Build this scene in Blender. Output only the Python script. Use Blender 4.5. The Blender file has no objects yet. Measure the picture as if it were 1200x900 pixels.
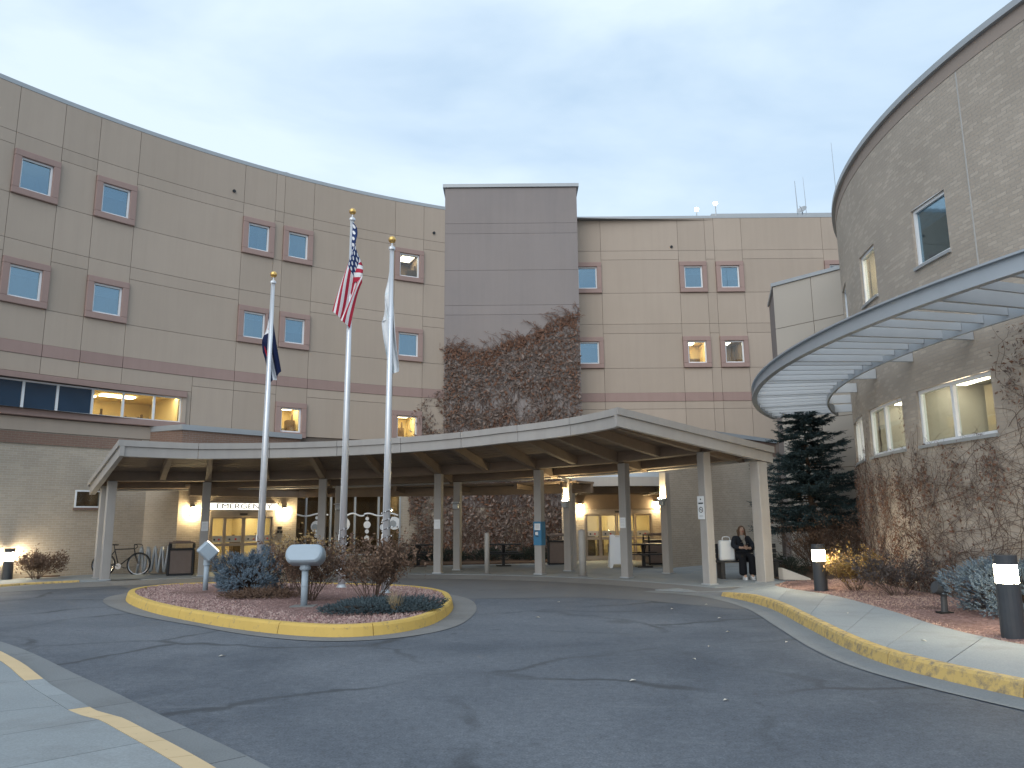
import bpy, bmesh, math, random
from math import radians as rad, cos, sin, pi, hypot, atan2, sqrt
from mathutils import Vector, Matrix
random.seed(7)
scene = bpy.context.scene
COL = scene.collection
R_ = random.uniform

# ------------------------------------------------------------------ camera
cam_d = bpy.data.cameras.new('camera')
cam = bpy.data.objects.new('camera', cam_d); COL.objects.link(cam)
cam_d.sensor_width = 36; cam_d.lens = 27.0; cam_d.clip_end = 3000; cam_d.clip_start = 0.1
cam.location = (0, 0, 1.6)
cam.rotation_mode = 'QUATERNION'
cam.rotation_quaternion = (Matrix.Rotation(rad(90 + 10.2), 4, 'X') @ Matrix.Rotation(rad(-0.5), 4, 'Z')).to_quaternion()
scene.camera = cam

# ------------------------------------------------------------------ sky, sun, exposure
SUN_EL, SUN_AZ = 9.0, 203.0          # dusk, behind the camera, thick soft cloud
world = bpy.data.worlds.new('World'); scene.world = world; world.use_nodes = True
nt = world.node_tree; N = nt.nodes; Lk = nt.links; N.clear()
wo = N.new('ShaderNodeOutputWorld'); bg = N.new('ShaderNodeBackground'); bg.inputs[1].default_value = 0.1
sky = N.new('ShaderNodeTexSky'); sky.sky_type = 'NISHITA'; sky.sun_disc = False
sky.sun_elevation = rad(SUN_EL); sky.sun_rotation = rad(SUN_AZ); sky.air_density = 1.0; sky.dust_density = 1.5; sky.ozone_density = 1.5
tc = N.new('ShaderNodeTexCoord'); mp = N.new('ShaderNodeMapping'); mp.inputs['Scale'].default_value = (1.0, 1.0, 2.6)
mp.inputs['Location'].default_value = (0.35, 0.1, 0.4)
nz = N.new('ShaderNodeTexNoise'); nz.inputs['Scale'].default_value = 1.9; nz.inputs['Detail'].default_value = 6; nz.inputs['Roughness'].default_value = 0.52
nz.inputs['Distortion'].default_value = 0.35
cr = N.new('ShaderNodeValToRGB'); cr.color_ramp.elements[0].position = 0.36; cr.color_ramp.elements[1].position = 0.62
cr.color_ramp.elements[0].color = (3.15, 4.15, 5.3, 1); cr.color_ramp.elements[1].color = (4.75, 5.6, 6.3, 1)
mx = N.new('ShaderNodeMixRGB'); mx.inputs[0].default_value = 0.88
Lk.new(tc.outputs['Generated'], mp.inputs[0]); Lk.new(mp.outputs[0], nz.inputs['Vector']); Lk.new(nz.outputs[0], cr.inputs[0])
Lk.new(sky.outputs[0], mx.inputs[1]); Lk.new(cr.outputs[0], mx.inputs[2]); Lk.new(mx.outputs[0], bg.inputs[0]); Lk.new(bg.outputs[0], wo.inputs[0])
sd = bpy.data.lights.new('sun', 'SUN'); sd.energy = 0.75; sd.angle = rad(60); sd.color = (1.0, 0.98, 0.96)
sun = bpy.data.objects.new('sun', sd); COL.objects.link(sun)
_az, _el = rad(SUN_AZ), rad(38)
sun_dir = Vector((sin(_az) * cos(_el), cos(_az) * cos(_el), sin(_el)))
sun.rotation_euler = sun_dir.to_track_quat('Z', 'Y').to_euler(); sun.location = (0, -20, 40)
vs = scene.view_settings; vs.view_transform = 'Standard'; vs.look = 'None'; vs.exposure = 0.92; vs.gamma = 1.0; vs.use_curve_mapping = False
scene.cycles.use_denoising = True
scene.cycles.max_bounces = 6; scene.cycles.sample_clamp_indirect = 6.0

# ------------------------------------------------------------------ materials
MATS = {}
def _mix(nt, a, b, fac=None, mode='MIX', f=0.5):
    m = nt.nodes.new('ShaderNodeMixRGB'); m.blend_type = mode; m.inputs[0].default_value = f
    for s, v in ((1, a), (2, b)):
        if isinstance(v, tuple): m.inputs[s].default_value = (*v[:3], 1)
        else: nt.links.new(v, m.inputs[s])
    if fac is not None: nt.links.new(fac, m.inputs[0])
    return m.outputs[0]
def _noise(nt, vec, scale, detail=3, rough=0.55, dist=0.0):
    n = nt.nodes.new('ShaderNodeTexNoise'); n.inputs['Scale'].default_value = scale; n.inputs['Detail'].default_value = detail
    n.inputs['Roughness'].default_value = rough; n.inputs['Distortion'].default_value = dist
    if vec is not None: nt.links.new(vec, n.inputs['Vector'])
    return n.outputs[0]
def _ramp(nt, v, p0, p1, c0=(0, 0, 0), c1=(1, 1, 1)):
    r = nt.nodes.new('ShaderNodeValToRGB'); e = r.color_ramp.elements
    e[0].position = p0; e[1].position = p1; e[0].color = (*c0, 1); e[1].color = (*c1, 1)
    nt.links.new(v, r.inputs[0]); return r.outputs[0]
def _math(nt, op, a, b=None):
    m = nt.nodes.new('ShaderNodeMath'); m.operation = op
    for i, v in enumerate((a, b)):
        if v is None: continue
        if isinstance(v, (int, float)): m.inputs[i].default_value = v
        else: nt.links.new(v, m.inputs[i])
    return m.outputs[0]
def base(name, rough=0.8, spec=0.3, metal=0.0):
    m = bpy.data.materials.new(name); m.use_nodes = True; nt = m.node_tree
    p = nt.nodes['Principled BSDF']; p.inputs['Roughness'].default_value = rough
    p.inputs['Specular IOR Level'].default_value = spec; p.inputs['Metallic'].default_value = metal
    t = nt.nodes.new('ShaderNodeTexCoord'); MATS[name] = m
    return m, nt, p, t
def bump(nt, p, h, strength, dist=0.01):
    b = nt.nodes.new('ShaderNodeBump'); b.inputs['Strength'].default_value = strength; b.inputs['Distance'].default_value = dist
    nt.links.new(h, b.inputs['Height']); nt.links.new(b.outputs[0], p.inputs['Normal'])
def plain(name, col, rough=0.7, spec=0.3, metal=0.0, var=0.15, scale=6.0, bmp=0.15, bscale=40.0, objvar=0.0, dirt=None, streak=0.0):
    """a surface with uneven colour, fine relief and optional blotchy dirt"""
    m, nt, p, t = base(name, rough, spec, metal); o = t.outputs['Object']
    n = _noise(nt, o, scale, 4)
    c = _mix(nt, tuple(x * (1 - var) for x in col), tuple(min(1, x * (1 + var)) for x in col), fac=n)
    if dirt:
        f = _ramp(nt, _noise(nt, o, scale * 0.35, 5, 0.65), 0.45, 0.75)
        c = _mix(nt, c, dirt, fac=_math(nt, 'MULTIPLY', f, 0.55))
    if streak:
        mp = nt.nodes.new('ShaderNodeMapping'); mp.inputs['Scale'].default_value = (5, 5, .28); nt.links.new(o, mp.inputs[0])
        f = _ramp(nt, _noise(nt, mp.outputs[0], 1.0, 5, 0.65), 0.42, 0.72, (1.03,) * 3, (1 - streak,) * 3); c = _mix(nt, c, f, mode='MULTIPLY', f=1.0)
    if objvar:
        oi = nt.nodes.new('ShaderNodeObjectInfo')
        k = _math(nt, 'ADD', _math(nt, 'MULTIPLY', oi.outputs['Random'], objvar * 2), 1 - objvar)
        v = nt.nodes.new('ShaderNodeVectorMath'); v.operation = 'SCALE'; nt.links.new(c, v.inputs[0]); nt.links.new(k, v.inputs['Scale']); c = v.outputs[0]
    nt.links.new(c, p.inputs['Base Color'])
    if bmp: bump(nt, p, _noise(nt, o, bscale, 3), bmp)
    return m
def emit(name, col, strength):
    m, nt, p, t = base(name, 0.5); p.inputs['Base Color'].default_value = (*col, 1)
    p.inputs['Emission Color'].default_value = (*col, 1); p.inputs['Emission Strength'].default_value = strength
    return m
def brick(name, c1, c2, mortar, bw=0.203, bh=0.0677, stain=0.25):
    m, nt, p, t = base(name, 0.85, 0.2); uv = t.outputs['UV']
    b = nt.nodes.new('ShaderNodeTexBrick'); nt.links.new(uv, b.inputs['Vector'])
    b.inputs['Color1'].default_value = (*c1, 1); b.inputs['Color2'].default_value = (*c2, 1); b.inputs['Mortar'].default_value = (*mortar, 1)
    b.inputs['Scale'].default_value = 1; b.inputs['Mortar Size'].default_value = 0.006; b.inputs['Brick Width'].default_value = bw; b.inputs['Row Height'].default_value = bh
    b.inputs['Mortar Smooth'].default_value = 0.2; b.inputs['Bias'].default_value = -0.55
    c = b.outputs[0]
    f = _ramp(nt, _noise(nt, uv, 0.45, 5, 0.6), 0.3, 0.75, (1 - stain,) * 3, (1.05,) * 3)
    c = _mix(nt, c, f, mode='MULTIPLY', f=1.0)
    nt.links.new(c, p.inputs['Base Color'])
    h = _math(nt, 'ADD', _math(nt, 'MULTIPLY', b.outputs['Fac'], -1.0), _math(nt, 'MULTIPLY', _noise(nt, uv, 60, 2), 0.35))
    bump(nt, p, h, 0.7, 0.012)
    return m
def leafmat(name, ca, cb, rough=0.75):
    m, nt, p, t = base(name, rough, 0.2); g = nt.nodes.new('ShaderNodeNewGeometry')
    c = _mix(nt, ca, cb, fac=g.outputs['Random Per Island']); nt.links.new(c, p.inputs['Base Color'])
    return m

STUCCO = (0.405, 0.335, 0.276)
plain('stucco', STUCCO, 0.92, 0.15, var=0.05, scale=0.7, bmp=0.25, bscale=90, objvar=0.045, dirt=(0.37, 0.305, 0.245), streak=0.012)
plain('stucco_joint', (0.17, 0.14, 0.12), 0.9, 0.1, var=0.1)
plain('stucco_grey', (0.265, 0.235, 0.225), 0.92, 0.15, var=0.06, scale=0.6, bmp=0.25, bscale=90, objvar=0.03, dirt=(0.215, 0.20, 0.205), streak=0.02)
plain('stucco_trim', (0.33, 0.275, 0.24), 0.92, 0.15, var=0.05, scale=0.8, bmp=0.2, bscale=80)
plain('joint_white', (0.46, 0.45, 0.43), 0.8, 0.1, var=0.15, scale=9, bmp=0)
plain('stucco_pale', (0.43, 0.395, 0.35), 0.92, 0.15, var=0.05, scale=0.8, bmp=0.2, bscale=80, objvar=0.03)
plain('stucco_pink', (0.335, 0.238, 0.212), 0.9, 0.15, var=0.07, scale=1.5, bmp=0.2, bscale=80, objvar=0.05, streak=0.03)
plain('coping', (0.37, 0.39, 0.405), 0.5, 0.5, 0.3, var=0.08, scale=2, bmp=0.05)
brick('brick_tan', (0.47, 0.40, 0.32), (0.60, 0.51, 0.41), (0.56, 0.51, 0.44))
brick('brick_brown', (0.26, 0.165, 0.125), (0.22, 0.135, 0.105), (0.30, 0.25, 0.215))
brick('brick_round', (0.44, 0.38, 0.32), (0.62, 0.54, 0.455), (0.42, 0.38, 0.335), stain=0.2)
plain('paint_canopy', (0.355, 0.34, 0.325), 0.6, 0.35, var=0.07, scale=3, bmp=0.08, objvar=0.05, dirt=(0.32, 0.295, 0.27), streak=0.05)
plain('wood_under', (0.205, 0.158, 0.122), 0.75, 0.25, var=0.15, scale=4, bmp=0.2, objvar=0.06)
plain('steel_grey', (0.40, 0.43, 0.46), 0.45, 0.5, 0.3, var=0.07, scale=3, bmp=0.05, objvar=0.03)
plain('white_frame', (0.78, 0.80, 0.82), 0.4, 0.4, var=0.04, bmp=0)
plain('door_frame', (0.33, 0.285, 0.25), 0.45, 0.4, 0.3, var=0.06, bmp=0)
plain('pole_metal', (0.68, 0.70, 0.73), 0.32, 0.5, 0.45, var=0.06, scale=3, bmp=0)
plain('gold', (0.75, 0.47, 0.16), 0.3, 0.5, 0.9, var=0.05, bmp=0)
plain('black_metal', (0.022, 0.023, 0.026), 0.5, 0.4, 0.2, var=0.2, bmp=0.05)
plain('bollard_paint', (0.045, 0.05, 0.058), 0.5, 0.4, var=0.15, scale=5, bmp=0.05)
plain('grey_paint', (0.33, 0.40, 0.46), 0.5, 0.4, var=0.08, scale=4, bmp=0.06, dirt=(0.26, 0.29, 0.31))
plain('pipe_paint', (0.40, 0.385, 0.365), 0.6, 0.35, var=0.1, scale=4, bmp=0.08, dirt=(0.27, 0.25, 0.23))
plain('can_panel', (0.16, 0.125, 0.11), 0.7, 0.3, var=0.15, scale=8, bmp=0.15)
plain('white_plastic', (0.72, 0.75, 0.78), 0.4, 0.4, var=0.03, bmp=0)
plain('paper', (0.78, 0.80, 0.82), 0.8, 0.1, var=0.03, bmp=0)
plain('ink', (0.05, 0.06, 0.07), 0.7, 0.2, var=0.1, bmp=0)
plain('sign_blue', (0.05, 0.20, 0.36), 0.45, 0.4, var=0.05, bmp=0)
plain('red_paint', (0.45, 0.03, 0.03), 0.5, 0.4, var=0.05, bmp=0)
plain('rubber', (0.02, 0.02, 0.02), 0.8, 0.2, var=0.2, bmp=0)
plain('chrome', (0.5, 0.52, 0.55), 0.25, 0.5, 0.9, var=0.05, bmp=0)
plain('decal', (0.42, 0.41, 0.40), 0.6, 0.3, var=0.06, bmp=0)
plain('room_wall', (0.62, 0.50, 0.30), 0.85, 0.1, var=0.05, scale=1, bmp=0)
plain('room_dim', (0.28, 0.20, 0.13), 0.85, 0.1, var=0.15, scale=0.8, bmp=0)
plain('room_dark', (0.05, 0.055, 0.06), 0.85, 0.1, var=0.2, scale=0.8, bmp=0)
plain('drape', (0.58, 0.50, 0.38), 0.9, 0.1, var=0.1, scale=3, bmp=0)
plain('curtain', (0.50, 0.475, 0.43), 0.9, 0.1, var=0.08, scale=2, bmp=0)
plain('furniture', (0.13, 0.085, 0.055), 0.6, 0.3, var=0.2, bmp=0)
plain('bark', (0.10, 0.075, 0.06), 0.95, 0.1, var=0.3, scale=12, bmp=0.6, bscale=30)
plain('twig', (0.125, 0.09, 0.072), 0.95, 0.1, var=0.3, scale=8, bmp=0)
plain('vine_stem', (0.115, 0.075, 0.06), 0.95, 0.1, var=0.3, scale=6, bmp=0)
leafmat('vine_leaf', (0.135, 0.066, 0.042), (0.20, 0.115, 0.08))
leafmat('vine_grey', (0.10, 0.078, 0.068), (0.25, 0.195, 0.168))
leafmat('brown_leaf', (0.115, 0.07, 0.052), (0.19, 0.125, 0.085))
leafmat('gold_leaf', (0.30, 0.19, 0.07), (0.42, 0.30, 0.15))
leafmat('olive_leaf', (0.28, 0.19, 0.055), (0.20, 0.12, 0.05))
leafmat('dark_leaf', (0.055, 0.05, 0.05), (0.10, 0.085, 0.08))
leafmat('spruce_blue', (0.10, 0.14, 0.18), (0.23, 0.30, 0.36))
leafmat('spruce_dark', (0.022, 0.040, 0.044), (0.058, 0.090, 0.096))
leafmat('juniper', (0.05, 0.075, 0.085), (0.095, 0.125, 0.14))
leafmat('hedge_leaf', (0.02, 0.03, 0.026), (0.05, 0.06, 0.048))
leafmat('dry_grass', (0.36, 0.27, 0.15), (0.48, 0.38, 0.24))
leafmat('pebble', (0.23, 0.135, 0.125), (0.42, 0.31, 0.28))
leafmat('pebble_tan', (0.23, 0.14, 0.12), (0.42, 0.30, 0.24))
leafmat('pale_leaf', (0.55, 0.50, 0.42), (0.68, 0.64, 0.56))
WARM = (1.0, 0.74, 0.36)
emit('lamp_warm', (1.0, 0.80, 0.45), 100.0)
emit('lamp_bollard', (1.0, 0.86, 0.60), 95.0)
emit('lamp_room', (1.0, 0.80, 0.48), 11.0)
emit('lamp_room_low', (1.0, 0.87, 0.68), 5.0)
emit('sign_glow', (1.0, 0.97, 0.88), 0.9)
emit('lamp_up', (1.0, 0.78, 0.42), 420.0)
emit('lamp_flood', (1.0, 0.93, 0.8), 3.0)
emit('lamp_roof', (1.0, 0.86, 0.6), 10.0)

def glass_mat(name, tint, ior, rough=0.03):
    m, nt, p, t = base(name, rough, 0.5); p.inputs['IOR'].default_value = ior
    c = _mix(nt, tuple(x * 0.75 for x in tint), tuple(x * 1.25 for x in tint), fac=_noise(nt, t.outputs['Object'], 1.3, 2)); nt.links.new(c, p.inputs['Base Color'])
    bump(nt, p, _noise(nt, t.outputs['Object'], 1.6, 1), 0.05, 0.05); return m
glass_mat('glass_sky', (0.035, 0.105, 0.145), 1.85)
glass_mat('glass_blue', (0.018, 0.048, 0.09), 1.6)
def clear_glass(name, keep, r0=0.05, tint=(1, 1, 1)):
    m = bpy.data.materials.new(name); m.use_nodes = True; nt = m.node_tree; nt.nodes.clear(); MATS[name] = m
    o = nt.nodes.new('ShaderNodeOutputMaterial'); tr = nt.nodes.new('ShaderNodeBsdfTransparent'); gl = nt.nodes.new('ShaderNodeBsdfGlossy')
    gl.inputs['Roughness'].default_value = 0.03; gl.inputs['Color'].default_value = (*tint, 1); g = nt.nodes.new('ShaderNodeNewGeometry'); d = nt.nodes.new('ShaderNodeVectorMath'); d.operation = 'DOT_PRODUCT'
    nt.links.new(g.outputs['Incoming'], d.inputs[0]); nt.links.new(g.outputs['Normal'], d.inputs[1])
    c = _math(nt, 'SUBTRACT', 1.0, _math(nt, 'ABSOLUTE', d.outputs['Value'])); f = _math(nt, 'ADD', _math(nt, 'MULTIPLY', _math(nt, 'POWER', c, 5.0), 1 - r0), r0)
    tr.inputs[0].default_value = (*keep, 1); ms = nt.nodes.new('ShaderNodeMixShader'); t = nt.nodes.new('ShaderNodeTexCoord')
    b = nt.nodes.new('ShaderNodeBump'); b.inputs['Strength'].default_value = .04; b.inputs['Distance'].default_value = .05; nt.links.new(_noise(nt, t.outputs['Object'], 1.7, 1), b.inputs['Height']); nt.links.new(b.outputs[0], gl.inputs['Normal'])
    nt.links.new(f, ms.inputs[0]); nt.links.new(tr.outputs[0], ms.inputs[1]); nt.links.new(gl.outputs[0], ms.inputs[2]); nt.links.new(ms.outputs[0], o.inputs[0])
    return m
clear_glass('glass_clear', (0.85, 0.9, 0.88)); clear_glass('glass_tint', (0.6, 0.64, 0.64)); clear_glass('glass_coated', (0.50, 0.64, 0.70), 0.34, (0.56, 0.72, 0.82))
plain('room_blue', (0.14, 0.19, 0.22), 0.85, 0.1, var=0.25, scale=0.9, bmp=0); plain('blind', (0.50, 0.55, 0.57), 0.8, 0.2, var=0.06, bmp=0)

def ground_mats():
    m, nt, p, t = base('asphalt', 0.82, 0.35); o = t.outputs['Object']
    big = _noise(nt, o, 0.22, 5, 0.6, 0.4); fine = _noise(nt, o, 55, 3, 0.7); mid = _noise(nt, o, 1.7, 5, 0.65, 0.6)
    c = _mix(nt, (0.066, 0.078, 0.098), (0.135, 0.15, 0.172), fac=_ramp(nt, big, 0.36, 0.62))
    c = _mix(nt, c, (0.138, 0.155, 0.178), fac=_math(nt, 'MULTIPLY', _ramp(nt, mid, 0.5, 0.78), 0.6))
    c = _mix(nt, c, _ramp(nt, fine, 0.3, 0.75, (0.62,) * 3, (1.42,) * 3), mode='MULTIPLY', f=1.0)
    c = _mix(nt, c, _ramp(nt, _noise(nt, o, 13, 4, 0.75), 0.32, 0.70, (0.80,) * 3, (1.22,) * 3), mode='MULTIPLY', f=1.0)
    spots = _ramp(nt, _noise(nt, o, 2.6, 2, 0.5), 0.70, 0.76); c = _mix(nt, c, (0.045, 0.05, 0.06), fac=_math(nt, 'MULTIPLY', spots, 0.55))
    mw = nt.nodes.new('ShaderNodeMapping'); mw.inputs['Rotation'].default_value = (0, 0, 0.5); mw.inputs['Scale'].default_value = (0.55, 3.2, 1); nt.links.new(o, mw.inputs[0])
    scuff = _ramp(nt, _noise(nt, mw.outputs[0], 1.0, 5, 0.7), 0.60, 0.80); c = _mix(nt, c, (0.19, 0.205, 0.225), fac=_math(nt, 'MULTIPLY', scuff, 0.5))
    # sealed cracks: bands where a warped cell pattern has its borders, kept only in places
    w = nt.nodes.new('ShaderNodeVectorMath'); w.operation = 'ADD'
    nn = nt.nodes.new('ShaderNodeTexNoise'); nn.inputs['Scale'].default_value = 0.9; nn.inputs['Detail'].default_value = 4; nt.links.new(o, nn.inputs['Vector'])
    nt.links.new(o, w.inputs[0]); nt.links.new(nn.outputs['Color'], w.inputs[1])
    v = nt.nodes.new('ShaderNodeTexVoronoi'); v.feature = 'DISTANCE_TO_EDGE'; v.inputs['Scale'].default_value = 0.33; nt.links.new(w.outputs[0], v.inputs['Vector'])
    ck = _ramp(nt, v.outputs['Distance'], 0.009, 0.03, (1,) * 3, (0,) * 3)
    keep = _ramp(nt, _noise(nt, o, 0.35, 3), 0.42, 0.56)
    ck = _math(nt, 'MULTIPLY', ck, keep)
    c = _mix(nt, c, (0.04, 0.044, 0.05), fac=_math(nt, 'MULTIPLY', ck, 0.7))
    nt.links.new(c, p.inputs['Base Color']); bump(nt, p, _math(nt, 'SUBTRACT', fine, _math(nt, 'MULTIPLY', ck, 0.6)), 0.35, 0.006)
    for name, ca, cb, st in (('concrete', (0.225, 0.25, 0.265), (0.305, 0.33, 0.34), (0.165, 0.165, 0.165)), ('gutter_concrete', (0.16, 0.16, 0.16), (0.235, 0.232, 0.225), (0.115, 0.113, 0.11)), ('pan_concrete', (0.165, 0.178, 0.186), (0.23, 0.242, 0.248), (0.12, 0.123, 0.125)), ('old_pavement', (0.115, 0.12, 0.127), (0.155, 0.158, 0.163), (0.085, 0.088, 0.093))):
        m, nt, p, t = base(name, 0.85, 0.25); o = t.outputs['Object']
        c = _mix(nt, ca, cb, fac=_noise(nt, o, 0.8, 5, 0.6)); c = _mix(nt, c, st, fac=_math(nt, 'MULTIPLY', _ramp(nt, _noise(nt, o, 0.5, 6, 0.7, 0.5), 0.52, 0.72), 0.6))
        fine = _noise(nt, o, 70, 2); c = _mix(nt, c, _ramp(nt, fine, 0.3, 0.7, (0.88,) * 3, (1.1,) * 3), mode='MULTIPLY', f=1.0)
        oi = nt.nodes.new('ShaderNodeObjectInfo'); v = nt.nodes.new('ShaderNodeVectorMath'); v.operation = 'SCALE'; nt.links.new(c, v.inputs[0])
        nt.links.new(_math(nt, 'ADD', _math(nt, 'MULTIPLY', oi.outputs['Random'], 0.12), 0.93), v.inputs['Scale'])
        nt.links.new(v.outputs[0], p.inputs['Base Color']); bump(nt, p, fine, 0.2, 0.004)
    for name, col, lo, hi in (('kerb_yellow', (0.60, 0.41, 0.115), 0.56, 0.72), ('kerb_yellow_worn', (0.57, 0.40, 0.145), 0.47, 0.66), ('paint_cream', (0.62, 0.47, 0.28), 0.62, 0.75)):
        m, nt, p, t = base(name, 0.75, 0.3); o = t.outputs['Object']
        c = _mix(nt, tuple(x * 0.86 for x in col), tuple(x * 1.08 for x in col), fac=_noise(nt, o, 3, 4))
        w = _ramp(nt, _noise(nt, o, 9, 6, 0.75), lo, hi); c = _mix(nt, c, (0.22, 0.18, 0.13), fac=w)
        nt.links.new(c, p.inputs['Base Color']); bump(nt, p, _noise(nt, o, 45, 3), 0.3, 0.006)
    m, nt, p, t = base('soil_gravel', 0.95, 0.1); o = t.outputs['Object']
    v = nt.nodes.new('ShaderNodeTexVoronoi'); v.inputs['Scale'].default_value = 26; nt.links.new(o, v.inputs['Vector'])
    c = _mix(nt, (0.15, 0.085, 0.078), (0.33, 0.225, 0.205), fac=v.outputs['Color']); c = _mix(nt, c, (0.10, 0.065, 0.055), fac=_ramp(nt, _noise(nt, o, 1.5, 4), 0.5, 0.8))
    nt.links.new(c, p.inputs['Base Color']); bump(nt, p, v.outputs['Distance'], 0.8, 0.03)
    plain('soil', (0.11, 0.075, 0.055), 0.95, 0.1, var=0.3, scale=5, bmp=0.6, bscale=25)
ground_mats()

def flag_mats():
    # UV: u along the fly, v from the top of the hoist down
    m, nt, p, t = base('flag_stripes', 0.8, 0.15); s = nt.nodes.new('ShaderNodeSeparateXYZ'); nt.links.new(t.outputs['UV'], s.inputs[0]); u, v = s.outputs[0], s.outputs[1]
    st = _math(nt, 'MODULO', _math(nt, 'FLOOR', _math(nt, 'MULTIPLY', v, 13.0)), 2.0)
    c = _mix(nt, (0.42, 0.03, 0.06), (0.72, 0.72, 0.74), fac=st)
    can = _math(nt, 'MULTIPLY', _math(nt, 'LESS_THAN', u, 0.42), _math(nt, 'LESS_THAN', v, 7 / 13.0))
    fu = _math(nt, 'SUBTRACT', _math(nt, 'FRACT', _math(nt, 'MULTIPLY', u, 6 / 0.42)), 0.5); fv = _math(nt, 'SUBTRACT', _math(nt, 'FRACT', _math(nt, 'MULTIPLY', v, 5 * 13 / 7.0)), 0.5)
    d = _math(nt, 'ADD', _math(nt, 'MULTIPLY', fu, fu), _math(nt, 'MULTIPLY', fv, fv))
    cc = _mix(nt, (0.025, 0.045, 0.13), (0.75, 0.76, 0.78), fac=_math(nt, 'LESS_THAN', d, 0.075))
    nt.links.new(_mix(nt, c, cc, fac=can), p.inputs['Base Color'])
    m, nt, p, t = base('flag_blue_white', 0.8, 0.15); s = nt.nodes.new('ShaderNodeSeparateXYZ'); nt.links.new(t.outputs['UV'], s.inputs[0]); u, v = s.outputs[0], s.outputs[1]
    band = _math(nt, 'MULTIPLY', _math(nt, 'GREATER_THAN', v, 0.333), _math(nt, 'LESS_THAN', v, 0.667))
    c = _mix(nt, (0.010, 0.016, 0.055), (0.72, 0.73, 0.76), fac=band)
    du = _math(nt, 'MULTIPLY', _math(nt, 'SUBTRACT', u, 0.38), 1.5); dv = _math(nt, 'SUBTRACT', v, 0.5)
    r = _math(nt, 'SQRT', _math(nt, 'ADD', _math(nt, 'MULTIPLY', du, du), _math(nt, 'MULTIPLY', dv, dv)))
    c = _mix(nt, c, (0.5, 0.03, 0.05), fac=_math(nt, 'LESS_THAN', r, 0.30)); c = _mix(nt, c, (0.72, 0.73, 0.76), fac=_math(nt, 'MULTIPLY', _math(nt, 'LESS_THAN', r, 0.30), _math(nt, 'MULTIPLY', _math(nt, 'GREATER_THAN', du, 0.1), _math(nt, 'LESS_THAN', _math(nt, 'ABSOLUTE', dv), 0.1))))
    c = _mix(nt, c, (0.75, 0.5, 0.08), fac=_math(nt, 'LESS_THAN', r, 0.16)); nt.links.new(c, p.inputs['Base Color'])
    m, nt, p, t = base('flag_white', 0.8, 0.15); n = _ramp(nt, _noise(nt, t.outputs['UV'], 5, 3), 0.58, 0.68)
    nt.links.new(_mix(nt, (0.74, 0.76, 0.78), (0.45, 0.60, 0.64), fac=n), p.inputs['Base Color'])
flag_mats()

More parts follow.
